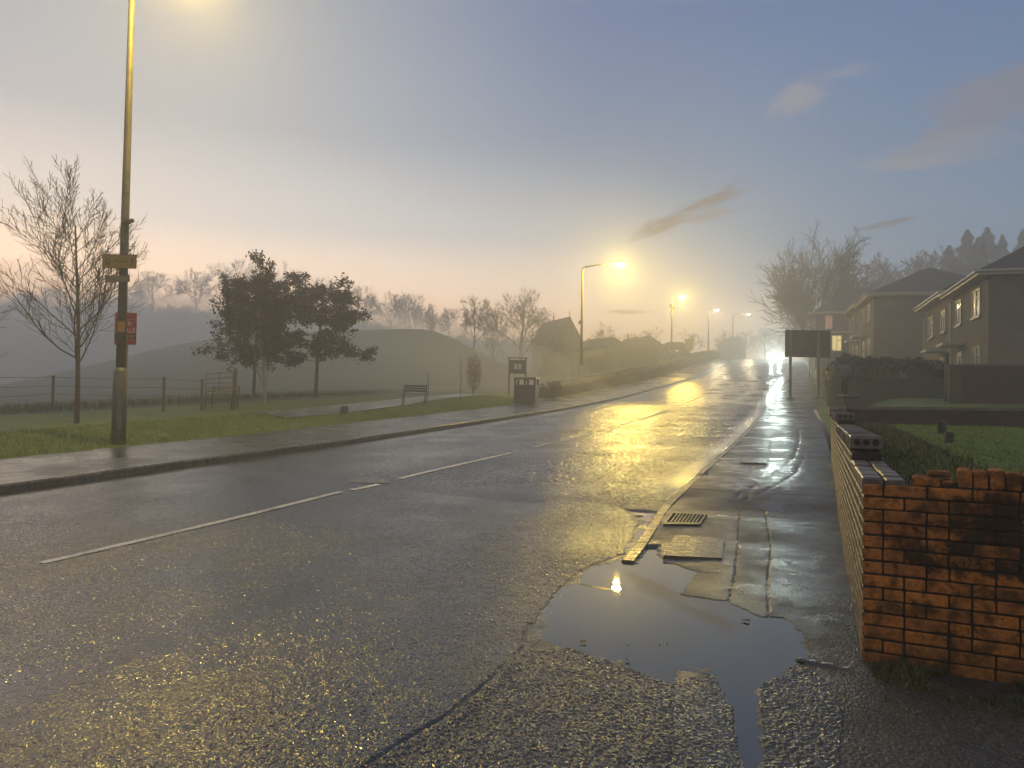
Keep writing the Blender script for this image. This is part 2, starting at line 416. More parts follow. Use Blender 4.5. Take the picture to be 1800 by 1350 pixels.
M_pale=simple('pale_lichened_bark',(.22,.20,.16),.75,.45,11,bmp=.004,bscale=40)
M_leafb=simple('dead_brown_leaf',(.020,.015,.012),.6,.5,4)
M_hedge=simple('hedge_leaf',(.022,.028,.012),.6,.5,5)
M_conif=simple('conifer_needle',(.018,.026,.016),.7,.4,3)
M_wood=simple('weathered_bench_timber',(.20,.17,.11),.5,.3,9)
M_post=simple('weathered_fence_post',(.075,.062,.045),.7,.3,8)
M_red=simple('red_sign_board',(.30,.030,.022),.5,.12,6)
M_white=simple('white_upvc',(.34,.32,.29),.4,.08,4)
M_cream=simple('cream_lettering',(.62,.50,.42),.6,.08,4)
M_brownsign=simple('yellow_brown_sign',(.23,.150,.030),.5,.12,7)
M_signdark=simple('faded_dark_print',(.055,.038,.012),.6,.1,9)
M_greysign=simple('grey_sign_plate',(.14,.125,.10),.5,.15,7)
M_sticker=simple('amber_sticker',(.36,.20,.025),.5,.2,30)
M_board=simple('dark_painted_board',(.030,.028,.024),.5,.3,2)
def mk_tile():
    m,t,p=mat('dark_roof_tile'); tc_=t.add('ShaderNodeTexCoord'); g=t.add('ShaderNodeNewGeometry'); z=t.add('ShaderNodeSeparateXYZ',ins={0:g.outputs['Position']}).outputs
    f=t.math('FRACT',t.math('MULTIPLY',z[2],5.5)); n=t.noise(g.outputs['Position'],2.5,4,.6); v=t.voro(g.outputs['Position'],4.,'F1','Color')
    sv=t.add('ShaderNodeSeparateColor',ins={0:v}).outputs[0]
    t.set(p,'Base Color',t.mix(t.math('ADD',t.math('MULTIPLY',n,.6),t.math('MULTIPLY',sv,.4)),(.016,.014,.014),(.042,.035,.031))); p.inputs['Roughness'].default_value=.55
    bump(t,p,t.math('ADD',f,t.math('MULTIPLY',n,.4)),.06,.9); return m
M_tile=mk_tile()
M_harl=simple('grey_roughcast',(.085,.075,.063),.9,.22,1.6,bmp=.008,bscale=60)
M_harlb=simple('buff_roughcast',(.115,.090,.064),.9,.22,1.6,bmp=.008,bscale=60)
M_harld=simple('brown_roughcast',(.07,.052,.038),.9,.25,1.6,bmp=.008,bscale=60)
M_glass=simple('dark_window_glass',(.015,.016,.018),.06,.1,2)
M_brickfar=simple('dull_red_brickwork',(.050,.026,.020),.8,.3,5,bmp=.006,bscale=18)
M_timber=simple('grey_fence_board',(.040,.038,.033),.8,.25,6)
M_door=simple('pale_door',(.42,.40,.36),.5,.1,4)
M_car=simple('dark_car_paint',(.02,.022,.026),.25,.1,4)
M_tyre=simple('tyre_rubber',(.012,.012,.012),.8,.2,5)
M_leafp=simple('fallen_leaf_pale',(.40,.30,.14),.5,.4,30)
M_peb=simple('pale_pebble',(.55,.50,.42),.5,.2,40)
def mk_brick():
    m,t,p=mat('old_orange_brick'); g=t.add('ShaderNodeNewGeometry'); tc_=t.add('ShaderNodeTexCoord'); pos=tc_.outputs['Object']
    tone=t.add('ShaderNodeAttribute',attribute_name='tone').outputs['Fac']
    a=t.noise(pos,26,4,.65); b=t.noise(pos,4.2,5,.62,.5); c=t.noise(pos,120,3,.6)
    col=t.mix(t.mr(tone,0,1),(.60,.210,.042),(.44,.155,.042)); col=t.mix(t.mr(a,.45,.75),col,(.17,.075,.026))
    # soot-stained area near the top of the return wall, algae low down
    sx=t.add('ShaderNodeSeparateXYZ',ins={0:pos}).outputs
    # object X runs along the wall, Z up
    ex=t.math('MULTIPLY',t.math('SUBTRACT',sx[0],1.05),1.35); ez=t.math('MULTIPLY',t.math('SUBTRACT',sx[2],.84),3.6)
    q=t.math('SQRT',t.math('ADD',t.math('MULTIPLY',ex,ex),t.math('MULTIPLY',ez,ez)))
    soot=t.mr(t.math('ADD',t.math('SUBTRACT',1.5,q),t.math('MULTIPLY',t.math('SUBTRACT',b,.5),3.4)),.1,.75,0,.93,True)
    keep=t.mr(t.math('ADD',tone,t.math('MULTIPLY',t.math('SUBTRACT',a,.5),1.6)),.62,.95)
    soot=t.math('MULTIPLY',soot,t.math('SUBTRACT',1.0,t.math('MULTIPLY',keep,.9)))
    col=t.mix(soot,col,(.016,.011,.007))
    patch=t.mr(t.noise(pos,7.5,4,.6,.3),.47,.62); col=t.mix(t.math('MULTIPLY',patch,.8),col,(.050,.034,.014))
    low=t.mr(sx[2],.42,.0,0,.75); col=t.mix(t.math('MULTIPLY',low,t.mr(b,.35,.65)),col,(.070,.050,.020))
    t.set(p,'Base Color',col); p.inputs['Roughness'].default_value=.88; p.inputs['Specular IOR Level'].default_value=.25
    bump(t,p,t.math('ADD',t.math('MULTIPLY',a,2.2),c),.007,1.)
    return m
M_brick=mk_brick()
def mk_brick2():
    m,t,p=mat('buff_weathered_brick'); tc_=t.add('ShaderNodeTexCoord'); pos=tc_.outputs['Object']
    tone=t.add('ShaderNodeAttribute',attribute_name='tone').outputs['Fac']
    a=t.noise(pos,22,4,.65); b=t.noise(pos,3.0,4,.62,.5)
    col=t.mix(tone,(.20,.125,.070),(.13,.085,.05)); col=t.mix(t.mr(b,.4,.7),col,(.085,.062,.040)); col=t.mix(t.mr(a,.5,.8),col,(.06,.045,.03))
    t.set(p,'Base Color',col); p.inputs['Roughness'].default_value=.5
    bump(t,p,a,.006,.9); return m
M_brick2=mk_brick2()
M_mortar=simple('dark_mortar',(.028,.018,.010),.85,.4,12,bmp=.003,bscale=80)
M_cope=simple('mossy_wet_brick_top',(.115,.085,.070),.38,.5,14,bmp=.004,bscale=40)
M_lamp=emis('sodium_lamp_glass',(1.0,.70,.15),520.)
M_lampw=emis('pale_lamp_glass',(1.0,.80,.48),60.)
M_head=emis('headlamp_glass',(.80,1.0,.90),2600.)
M_winy=emis('lit_window_yellow',(1.0,.80,.30),.95)
M_wino=emis('lit_window_orange',(1.0,.42,.24),.36)
M_wins=emis('distant_lit_window',(1.0,.9,.66),2.2)
# ================================================================== SETTING
def stgrid(name,s,t,zf,mat_,attrs=None,flat_=False):
    S,T_=np.meshgrid(s,t,indexing='ij'); X,Y=st2xy(S,T_); Z=zf(S,T_,X,Y)
    o=grid(X,Y,Z,name,mat_,attrs(S,T_,X,Y) if attrs else None,None,not flat_); o['kind']='structure'; return o
def road_attr(S,T_,X,Y):
    lo=vnoise(X,Y,1.6,11)*.6+vnoise(X,Y,.5,12)*.4
    track=np.exp(-((T_-2.0)/.55)**2)+np.exp(-((T_-3.6)/.55)**2)+np.exp(-((T_-6.0)/.5)**2)+np.exp(-((T_-7.5)/.5)**2)
    edge=np.exp(-((T_-9.1)/.5)**2)+np.exp(-((T_-.35)/.35)**2)*sm(S,2.5,6)
    rough=.27+.10*lo-.05*track-.13*edge
    return dict(tone=.85+.4*lo+.15*track,rough=rough,bump=np.clip(1.0-.12*track-.65*edge+.3*(lo-.5),.15,1.3))
def road_z(S,T_,X,Y):
    return zc(S,T_)+(.006*(vnoise(X,Y,1.3,3)-.5)+.02*(vnoise(X,Y,4.,4)-.5))*sm(np.maximum(T_-2.2,S-3.6),0,1.0)
def facets(S,T_,X,Y):
    """real chipping relief: stones 10-30 mm across standing out of the binder"""
    d1,r1=worley(X,Y,.0175,61); st1=np.sqrt(np.clip(1-(d1/.75)**2,0,1))*(.25+.9*r1)
    n=vnoise(X,Y,.0105,62); m=vnoise(X,Y,.9,63)
    return (.0034*st1+.0026*n+.0030*vnoise(X,Y,.05,64))*(.65+.6*m)
def road_micro(S,T_,X,Y,k=1.0):
    ra=road_attr(S,T_,X,Y); b_=np.clip(ra['bump'],.15,1.3); return (facets(S,T_,X,Y)*k-max(k-1.05,0)*.0056)*b_
def road_lo(S,T_,X,Y):
    return zc(S,T_)+(.006*(vnoise(X,Y,1.3,3)-.5)+.02*(vnoise(X,Y,4.,4)-.5))*sm(np.maximum(T_-2.2,S-3.6),0,1.0)
def edgefade(S,T_): return sm(1,0,1)
def band(s0,s1,t0,t1,ds,dt,k,bk=1.0):
    def at_(S,T_,X,Y): r=road_attr(S,T_,X,Y); r['bump']=r['bump']*bk; r['rough']=r['rough']*(.60 if bk<1 else .75); return r
    s=np.linspace(s0,s1,int(round((s1-s0)/ds))+1);t=np.linspace(t0,t1,int(round((t1-t0)/dt))+1)
    stgrid('road',s,t,lambda S,T_,X,Y:road_lo(S,T_,X,Y)+road_micro(S,T_,X,Y,k),M_wet,at_,k<=5)
band(-8,3.6,2.2,9.36,.0082,.0082,1.05,.30)
band(-30,-8,2.2,9.36,.3,.3,0)
band(3.6,14,-.1,9.36,.017,.017,1.7,.30)
band(14,34,-.1,9.36,.040,.040,3.8,.35)
band(34,80,-.12,9.36,.11,.09,7.)
band(80,200,-.12,9.36,.5,.3,8.)
# ---- near ground: road edge, driveway mouth, sunken end of the pavement
PUD=[(1100,972),(1062,986),(1025,1001),(985,1032),(950,1076),(915,1130),(960,1128),(1000,1140),(1062,1160),(1130,1186),(1182,1203),(1200,1180),(1256,1186),(1282,1235),(1300,1290),(1310,1420),(1342,1420),(1334,1290),(1330,1212),(1372,1190),(1420,1162),(1412,1112),(1380,1086),(1338,1086),(1272,1056),(1195,1046),(1226,1006),(1165,984),(1160,962),(1132,962),(1116,990)]
GUT=[(1092,893),(1130,884),(1176,886),(1165,902),(1130,950),(1116,965),(1098,970),(1112,942),(1122,916)]
XP,XG=flat(PUD),flat(GUT,.0)
DRV=flat([(905,1150),(1000,1140),(1075,1165),(1185,1203),(1178,1350),(1172,1900),(200,1900),(655,1350),(790,1262),(868,1197)])
STR=flat([(1185,1195),(1255,1188),(1290,1250),(1300,1350),(1312,1900),(1172,1900),(1178,1350)])
GRV=flat([(1342,1350),(1335,1205),(1400,1165),(1445,1192),(1482,1262),(1474,1350),(1462,1900),(1350,1900)])
CRK=flat([(918,1140),(900,1158),(866,1196),(828,1232),(790,1263),(742,1292),(700,1316),(650,1352),(560,1420)])
SLA=flat([(1300,905),(1297,955),(1292,1000),(1285,1035),(1272,1056)],.06); SLB=flat([(1345,905),(1356,960),(1350,1010),(1352,1085)],.06)
X0=st2xy(np.array([0.]),np.array([0.]))
def near_ground():
    s=np.linspace(-6.4,3.6,1190); t=np.linspace(-4.2,2.2,760)
    S,T_=np.meshgrid(s,t,indexing='ij'); X,Y=st2xy(S,T_)
    kerb=tr(S)
    pave=(T_<kerb-.07)
    Z=np.where(pave,zs(S)+.1*sm(S,-1.2,3.0),zs(S))
    Z=np.where((T_<kerb-.02)&(T_>kerb-.12)&(S>-.45),zs(S)-.03,Z)
    n1=vnoise(X,Y,.16,1);n2=vnoise(X,Y,.5,2);n3=vnoise(X,Y,.05,5)
    warp=.05*(vnoise(X,Y,.12,8)-.5)+.022*(vnoise(X,Y,.035,9)-.5)
    def sd(P): d=segdist(X,Y,P,True); return np.where(inpoly(X,Y,P),-d,d)+warp
    dp=np.minimum(sd(XP),np.maximum(sd(XG),S-3.0))
    road=(T_>=kerb-.07)
    drv=inpoly(X,Y,DRV);stp=inpoly(X,Y,STR);grv=inpoly(X,Y,GRV)
    amp=np.full(S.shape,.0016); amp=np.where(road,.0030,amp); amp=np.where(drv,.0088,amp); amp=np.where(stp,.005,amp); amp=np.where(grv,.0088,amp); xr_=X/np.maximum(Y,.1); amp=np.where(~grv&~drv&~stp&~road,.0016+.0032*sm(xr_+.10*(n1-.5),.36,.44)*sm(-S+1.6*(n2-.5),1.0,2.2),amp)
    d1,r1=worley(X,Y,.024,21); d2,r2=worley(X,Y,.0135,31)
    st1=np.sqrt(np.clip(1-(d1/.72)**2,0,1))*(.45+.8*r1); st2=np.sqrt(np.clip(1-(d2/.72)**2,0,1))*(.4+.8*r2)
    stones=np.where(drv|grv,.6*st1+.5*st2,st2)
    fadeb=sm(np.minimum(3.6-S,2.2-T_),0,.5)
    rel=np.where(dp<0,-.003-.016*sm(-dp,0,.3),.0035+.016*sm(dp,0,.45))
    # the level pool only exists where the ground is low
    lowz=1-sm(Z,.0,.05)
    Z=np.where(S<3.6,Z*(1-np.where(dp<0,1-sm(dp,-.06,0),0))+ (rel)*np.where(dp<0,1,lowz)*fadeb,Z)
    Z=Z+np.where(road&~drv&~stp&~grv,road_micro(S,T_,X,Y,1.05),amp*(stones-.15))*np.where(dp<-.1,.35,1)+(.004*(n1-.5)+.006*(n2-.5))*np.where(dp<-.1,.35,1)*fadeb
    # debris islands in the gutter pool
    isl=np.exp(-(((X-flat([(1125,907)])[0][0])/.10)**2+((Y-flat([(1125,907)])[0][1])/.12)**2)); Z+=isl*.03*n3
    # crack and lip of the driveway
    dc=segdist(X,Y,CRK); side=drv
    Z=Z-.011*np.exp(-(dc/.014)**2)*(.5+n3)+np.where(drv,.012*np.exp(-((dc-.05)/.05)**2),0)
    da=segdist(X,Y,SLA);db=segdist(X,Y,SLB)
    Z=Z-.010*np.exp(-((da+.03*(n3-.5))/.009)**2)-.008*np.exp(-((db+.03*(n3-.5))/.009)**2)
    # slab joints across the pavement
    for j,sj in enumerate((-.75,.62,2.1)):
        jj=np.abs(S-sj+.03*(n2-.5)); Z=Z-np.where(pave&(T_>-1.0 if j<2 else True),.007*np.exp(-(jj/.010)**2),0)
    mud=(~pave)&False
    u_strip=(segdist(X,Y,SLA)<9)&pave
    lo=vnoise(X,Y,1.6,11)*.6+vnoise(X,Y,.5,12)*.4
    ra=road_attr(S,T_,X,Y)
    tone=np.where(pave,1.5+.6*(n2-.5),ra['tone']); rough=np.where(pave,.30+.16*n2,ra['rough']); bu=np.where(pave,.42+.35*n1,ra['bump']*.30)
    rough=np.where(pave,rough,rough*.60)
    tone=np.where(drv,.85+.5*(r1-.4),tone); rough=np.where(drv,.19,rough); bu=np.where(drv,.3,bu)
    tone=np.where(stp,1.05,tone); rough=np.where(stp,.18,rough); bu=np.where(stp,.3,bu)
    tone=np.where(grv,.95+.5*(r1-.4),tone); rough=np.where(grv,.22,rough); bu=np.where(grv,.3,bu)
    xr=X/np.maximum(Y,.1)
    mudz=(xr+.10*(n1-.5)+.04*(n3-.5)>.40)&(S+1.6*(n2-.5)+.7*(n1-.5)<-1.7)&~grv
    tone=np.where(mudz,1.0+.4*(n2-.5),tone); rough=np.where(mudz,.42+.1*n1,rough); bu=np.where(mudz,.75,bu)
    # repair strip between the two cracks is darker and matt; the outer slab is lighter and smooth
    ys=np.interp(Y,[p[1] for p in SLA][::-1],[p[0] for p in SLA][::-1]); yb=np.interp(Y,[p[1] for p in SLB][::-1],[p[0] for p in SLB][::-1])
    inb=pave&(X>ys)&(X<yb)&(S>-1.3); tone=np.where(inb,.95,tone); rough=np.where(inb,.40,rough); bu=np.where(inb,.7,bu)
    outer=pave&(X>=yb)&(S>-1.3); rough=np.where(outer,.30+.20*n2,rough); bu=np.where(outer,.40,bu)
    o=grid(X,Y,Z,'driveway',M_wet,dict(tone=tone,rough=rough,bump=bu),None,False); o['kind']='structure'
near_ground()
S,T_=np.meshgrid(np.linspace(-6.2,3.2,40),np.linspace(-1.95,2.1,20),indexing='ij'); X,Y=st2xy(S,T_)
grid(X,Y,np.zeros_like(X),'puddle',M_water)['kind']='structure'
# ---- right pavement beyond the near ground
PCR=[onground(l) for l in ([(1322,855),(1300,905)],[(1405,750),(1405,780),(1395,805),(1365,830),(1330,852),(1300,868),(1285,885)],[(1415,800),(1400,830),(1368,850),(1335,868),(1300,880)],[(1320,820),(1312,840),(1290,862)],[(1358,765),(1350,795)])]
PDARK=[onground(l) for l in ([(1322,757),(1405,752),(1403,797),(1290,800)],[(1302,806),(1352,806),(1350,815),(1300,815)],[(1415,800),(1400,830),(1368,850),(1335,868),(1300,882),(1297,872),(1330,853),(1365,830),(1390,812)],[(1300,882),(1470,884),(1480,906),(1290,900)])]
def pave_attr(S,T_,X,Y):
    n1=vnoise(X,Y,.16,1);n2=vnoise(X,Y,.6,2);n4=vnoise(X,Y,.35,14)
    tone=1.45+.6*(n2-.5); rough=.27+.22*n2; bu=.45+.4*n1
    for k,P in enumerate(PDARK):
        m=inpoly(X,Y,P); tone=np.where(m,.95,tone); rough=np.where(m,[.36,.42,.36,.30][k],rough); bu=np.where(m,.7,bu)
    band=np.clip(np.sin(S*2.4+3*n2)*.5+.5,0,1)**3; rough=rough-.10*band*(n4)
    return dict(tone=tone,rough=np.clip(rough,.06,1),bump=np.clip(bu*(1-.6*band),.08,1))
def pave_z(S,T_,X,Y):
    z=zs(S)+.1+.004*(vnoise(X,Y,.5,2)-.5)+.003*(vnoise(X,Y,.16,1)-.5)
    for L in PCR: z=z-.012*np.exp(-((segdist(X,Y,L)+.02*(vnoise(X,Y,.06,5)-.5))/.016)**2)
    for sj in (4.2,7.4,10.6,14.2): z=z-.010*np.exp(-((S-sj)/.02)**2)
    return z
sP=np.concatenate([np.arange(3.6,17,.035),np.arange(17,30,.1),np.arange(30,120,.5)])
def pave_grid():
    n=58; fr=np.linspace(0,1,n)
    S=np.repeat(sP[:,None],n,1); wd=np.interp(S,[30,40,60,75],[RPW,3.9,3.5,RPW]); T_=(tr(S)-.12)*fr+(-wd)*(1-fr)
    X,Y=st2xy(S,T_); o=grid(X,Y,pave_z(S,T_,X,Y),'pavement',M_wet,pave_attr(S,T_,X,Y)); o['kind']='structure'
pave_grid()
# ---- kerbs, one stone after another
def kerb(name,s0,s1,ln,tf,wd,zoff,side):
    b=MB(); s=s0; rng=random.Random(3)
    while s<s1:
        e=min(s+ln,s1); V=[]
        j=rng.uniform(-.006,.006)
        for ss in (s+.006,e-.006):
            t0=float(tf(ss)); ztop=float(zoff(ss))+j; zb=float(zc(ss,9. if side<0 else 0.))-.15
            prof=[(t0,zb),(t0,ztop-.03),(t0-side*.025,ztop),(t0-side*wd,ztop),(t0-side*wd,zb)]
            for tt,zz in prof:
                x,y=st2xy(ss,tt); V.append((float(x),float(y),zz))
        F=[(i,i+1,i+6,i+5) for i in range(4)]+[(0,1,2,3,4),(9,8,7,6,5)]
        b.put(V,F); s=e
    o=b.build(name,M_kerb); o['kind']='structure'
kerb('kerb',-.62,120,.9,tr,.13,lambda s:zs(s)+.025+.085*float(sm(s,-.9,3.0)),1)
kerb('kerb',-30,190,.9,lambda s:RW+.0,.14,lambda s:zc(s,9.3)+.12,-1)
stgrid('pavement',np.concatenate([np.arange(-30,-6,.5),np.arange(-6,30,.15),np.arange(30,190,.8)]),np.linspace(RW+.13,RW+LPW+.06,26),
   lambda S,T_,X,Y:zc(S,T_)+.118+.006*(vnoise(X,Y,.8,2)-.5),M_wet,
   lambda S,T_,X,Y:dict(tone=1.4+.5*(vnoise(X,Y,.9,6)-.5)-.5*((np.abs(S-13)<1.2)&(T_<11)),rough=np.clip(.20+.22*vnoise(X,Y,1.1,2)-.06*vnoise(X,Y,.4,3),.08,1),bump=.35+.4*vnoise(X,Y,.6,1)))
# ---- verge, field, hill and far ridge: one sheet
tt=np.concatenate([np.arange(RW+LPW,24,.25),np.arange(24,60,1.0),np.geomspace(60,330,50)])
def land_z(S,T_,X,Y):
    z=Hst(S,T_,X,Y); return z+(.03*(vnoise(X,Y,.7,2)-.5)+.06*(vnoise(X,Y,2.2,3)-.5))*sm(T_,RW+LPW,RW+LPW+.5)+.8*(vnoise(X,Y,14,5)-.5)*sm(T_,34,80)
o=stgrid('field',np.concatenate([np.arange(-50,-10,2),np.arange(-10,40,.3),np.arange(40,200,1.2)]),tt,land_z,M_field)
o.data.materials.append(M_grass)
pi=np.empty(len(o.data.polygons)*3,np.float32); o.data.polygons.foreach_get('center',pi); pc=pi.reshape(-1,3); ps,pt=xy2st(pc[:,0],pc[:,1])
o.data.polygons.foreach_set('material_index',((pt<np.interp(ps,[0,30,45,60],[21.5,19,15,14]))).astype(np.int32))
# path beside the bench
def strip(name,pts,w,mat_,dz):
    c=[ghit(*p) for p in pts]; L=[];R=[]
    P=[]
    for i in range(len(c)-1):
        for k in range(8): P.append(c[i].lerp(c[i+1],k/8))
    P.append(c[-1]); V=[];F=[]
    for i,p in enumerate(P):
        d=(P[min(i+1,len(P)-1)]-P[max(i-1,0)]).normalized(); n=Vector((-d.y,d.x,0)).normalized()
        for k in (-1,-.5,0,.5,1):
            q=p+n*w*.5*k; V.append((q.x,q.y,gz(q.x,q.y)+dz))
    for i in range(len(P)-1):
        for k in range(4): F.append((i*5+k,i*5+k+1,i*5+k+6,i*5+k+5))
    me=np_mesh(name,V,[np.array(F)],dict(tone=np.full(len(V),1.6),rough=np.full(len(V),.22),bump=np.full(len(V),.3)))
    return tag(link(name,me,None,M_wet),kind='structure')
strip('path',[(470,731),(540,726),(620,717),(690,709),(760,700),(830,694)],1.7,M_wet,.045)
# ---- right hand gardens
tg=-np.concatenate([np.arange(RPW+.12,12,.35),np.geomspace(12,150,30)])
stgrid('garden_ground',np.concatenate([np.arange(-2.75,9.4,.25),np.arange(9.4,140,1.)]),tg,lambda S,T_,X,Y:Hst(S,np.minimum(T_,-RPW-.05),X,Y)+.03*(vnoise(X,Y,.6,2)-.5)*sm(-T_,RPW,3),M_lawn)
# ground far out, one sheet to the horizon
b=MB(); b.box(-345,345,-95,345,-3.4,-3.1); tag(b.build('ground',M_field),kind='structure')
KM=lambda S:np.interp(S,[3.5,3.7,13.9,14.1,33.9,34.1,79,80],[1.05,1.7,1.7,3.8,3.8,7.,7.,7.])
# ---- road markings: centre dashes and an edge glint drawn as paint
def edge_glint(s0,s1,tc_,wd,name='road_marking_and_glint'):
    s=np.arange(s0,s1+.01,.25); S,T_=np.meshgrid(s,np.linspace(tc_-wd/2,tc_+wd/2,3),indexing='ij'); X,Y=st2xy(S,T_); Z=road_lo(S,T_,X,Y)+.0072*1.25+.0020*KM(S)
    Z=road_lo(S,T_,X,Y)+.0072*1.25+.0020*KM(S)
    o=grid(X,Y,Z,name,M_mark); o['kind']='structure'
cl=lambda s:np.interp(s,[-3,2,4,8,12,20,30,60,105],[4.66,5.0,4.9,4.62,4.45,4.35,4.5,4.73,4.95])
def cmark(s0,s1):
    s=np.linspace(s0,s1,max(6,int((s1-s0)/.2))); S=np.repeat(s[:,None],3,1); T_=cl(S)+np.array([-.055,0,.055])[None]
    X,Y=st2xy(S,T_); Z=road_lo(S,T_,X,Y)+.0072*1.25+.0020*KM(S)
    o=grid(X,Y,Z,'road_marking_and_glint',M_mark); o['kind']='structure'
for a,b_ in ((-9,-5.),(-3.05,2.1),(2.35,3.1),(3.75,8.2),(9.6,11.1),(11.6,14.3),(18,20.4),(22.3,29),(33,42),(46,52),(56,63),(67,74),(78,86),(92,100)): cmark(a,b_)
# pale paint strip stands in for the glint along the rise's left edge
for a,b_ in ((96,112),(118,133)):
    edge_glint(a,b_,8.9,.15)
# ================================================================== STREET LAMPS
ROADRIGHT=lambda p: (lambda h:Vector((math.cos(h),-math.sin(h),0)))(float(np.interp(xy2st(p[0],p[1])[0][0],SS,HH)))
def street_lamp(base,top_z,head,label,power,r=.085,rb=.13,glass=M_lamp,col=(1,.67,.11),extras=()):
    bx,by,bz=base; t=thing('street_lamp',label,'street lamp',(bx,by,bz),0,'street lamps along the left of the road')
    loc=lambda p:(p[0]-bx,p[1]-by,p[2]-bz)
    h=top_z-bz; hx,hy,hz_=loc(head); dirv=Vector((hx,hy,0)).normalized(); L=Vector((hx,hy,0)).length
    MB().tube([(0,0,1.75),(0,0,h*.55),(0,0,h-.25),(dirv.x*.04,dirv.y*.04,h-.06),(dirv.x*.16,dirv.y*.16,h)],[r,r*.82,r*.62,r*.58,r*.5],12).build('pole',M_galv,t,True)
    MB().tube([(0,0,-.1),(0,0,1.68),(0,0,1.78)],[rb,rb,r*1.02],12).build('base_section',M_galv,t,True)
    MB().box(-.05,.05,-rb-.012,-rb+.02,.35,1.05,Matrix.Rotation(.5,4,'Z'),b=.006).build('access_door',M_galv,t)
    a0=Vector((dirv.x*.14,dirv.y*.14,h)); a1=Vector((hx,hy,hz_+.12))
    MB().tube([a0,a0.lerp(a1,.35)+Vector((0,0,.05)),a1-dirv*.25],[r*.5,r*.42,r*.38],8).build('arm',M_galv,t,True)
    R=Matrix.Translation((hx,hy,hz_))@Matrix.Rotation(math.atan2(dirv.y,dirv.x),4,'Z')
    m=MB(); 
    # lantern canopy: a shallow boat-shaped shell above the glass bowl
    V=[];F=[];prof=[(-.38,.05,.06),(-.25,.11,.12),(0,.15,.15),(.25,.13,.12),(.36,.05,.06)]
    for x,wd,hh in prof:
        for q in range(7):
            an=math.pi*q/6; V.append(R@Vector((x,math.cos(an)*wd,.045+math.sin(an)*hh)))
    for i in range(4):
        for q in range(6): F.append((i*7+q,i*7+q+1,i*7+q+8,i*7+q+7))
    F.append(tuple(range(7)));F.append(tuple(28+q for q in range(7)))
    for i in range(4): F.append((i*7,i*7+7,i*7+13,i*7+6))
    m.put(V,F); m.build('lantern_housing',M_galv,t,False)
    MB().ell((0,0,-.04),(.33,.2,.15),14,8,0,R).build('lamp_glass',glass,t,True)
    li=bpy.data.lights.new('lamp_light','POINT'); li.energy=power; li.color=col; li.shadow_soft_size=.2
    lo=bpy.data.objects.new('lamp_light',li); C.objects.link(lo); lo.parent=t; lo.location=(hx,hy,hz_-.42)
    for nm,z0,z1,rr,az in extras:
        MB().tube([(0,0,z0),(0,0,z1)],rr,10).build('clamp_band',M_black,t); MB().box(-.07,.07,rr,rr+.14,z0-.06,z1+.06,Matrix.Rotation(az,4,'Z'),b=.01).build(nm,M_black,t)
    return t
LP_=3900.
b1=at(208,783,17.58); L1=street_lamp(b1,at(233,-14,17.58)[2]+.3,at(342,-66,16.9),'nearest street lamp with yellow sign on its tall thick pole, head out of view',LP_*.27,r=.105,rb=.155)
b2=at(1021,684,58.3); L2=street_lamp(b2,at(1025,470,58.3)[2],at(1091,465,57.2),'brightly lit street lamp glowing large and yellow beside the litter bin',LP_*1.25,r=.12,rb=.16,extras=(('junction_box',5.0,5.15,.1,1.6),))
b3=at(1180,643,98); L3=street_lamp(b3,at(1183,521,98)[2],at(1199,521,97),'second glowing yellow street lamp with speaker box below its arm',LP_*1.25,r=.12,rb=.17,extras=(('speaker_box',7.6,7.9,.14,1.2),('speaker_box',7.3,7.55,.14,-1.9)))
b4=at(1245,616,138); L4=street_lamp(b4,at(1247,545,138)[2],at(1260,545,137),'distant small lit street lamp, third along the misty hill',LP_*.55,r=.14,rb=.18,glass=M_lampw,col=(1,.78,.4))
b5=at(1288,612,172); L5=street_lamp(b5,at(1291,553,172)[2],at(1316,552,171),'farthest lit street lamp with long arm beside the big bare tree',LP_*.55,r=.15,rb=.18,glass=M_lampw,col=(1,.80,.45))
# ---- signs on the nearest pole
def plate(name,label,cat,u0,v0,u1,v1,Y,th,m,yaw=0.,roll=0.,**k):
    c=Vector(at((u0+u1)/2,(v0+v1)/2,Y)); wd=abs(u1-u0)/F*Y; hh=abs(v1-v0)/F*Y
    t=thing(name,label,cat,c,0); t.rotation_euler=(0,roll,yaw)
    p=MB().box(-wd/2,wd/2,0,th,-hh/2,hh/2,b=.004).build('panel',m,t); return t,wd,hh
FACE=Matrix.Rotation(math.radians(90),4,'X')     # text plane -> XZ facing -Y
yp=17.40
t,wd,hh=plate('direction_sign','yellow brown rectangular direction sign with house symbol and up arrow on pole','sign',180,447,240,472,yp,.012,M_brownsign)
def rim(t,wd,hh,m,w_=.014):
    b=MB(); 
    for x0,x1,z0,z1 in ((-wd/2,wd/2,hh/2-w_,hh/2),(-wd/2,wd/2,-hh/2,-hh/2+w_),(-wd/2,-wd/2+w_,-hh/2+w_,hh/2-w_),(wd/2-w_,wd/2,-hh/2+w_,hh/2-w_)): b.box(x0,x1,-.004,.002,z0,z1)
    b.build('border',m,t)
rim(t,wd,hh,M_signdark)
text('lettering','Travilla',.115,M_signdark,Matrix.Translation((-.13,-.003,-.03))@FACE,t,.001)
ar=MB(); A_=Matrix.Translation((wd/2-.10,-.004,-.005)); ar.box(-.009,.009,0,.003,-.07,.06,A_); ar.prism([(-.055,.015),(-.035,.012),(0,.05),(.035,.012),(.055,.015),(0,.085)],A_,.003); ar.build('arrow_symbol',M_signdark,t)
hs=MB(); A_=Matrix.Translation((-wd/2+.12,-.004,-.01)); hs.prism([(-.07,.02),(0,.09),(.07,.02),(.055,.005),(0,.06),(-.055,.005)],A_,.003); hs.box(-.045,-.015,0,.003,-.07,.005,A_); hs.box(.015,.045,0,.003,-.07,.005,A_); hs.build('house_symbol',M_signdark,t)
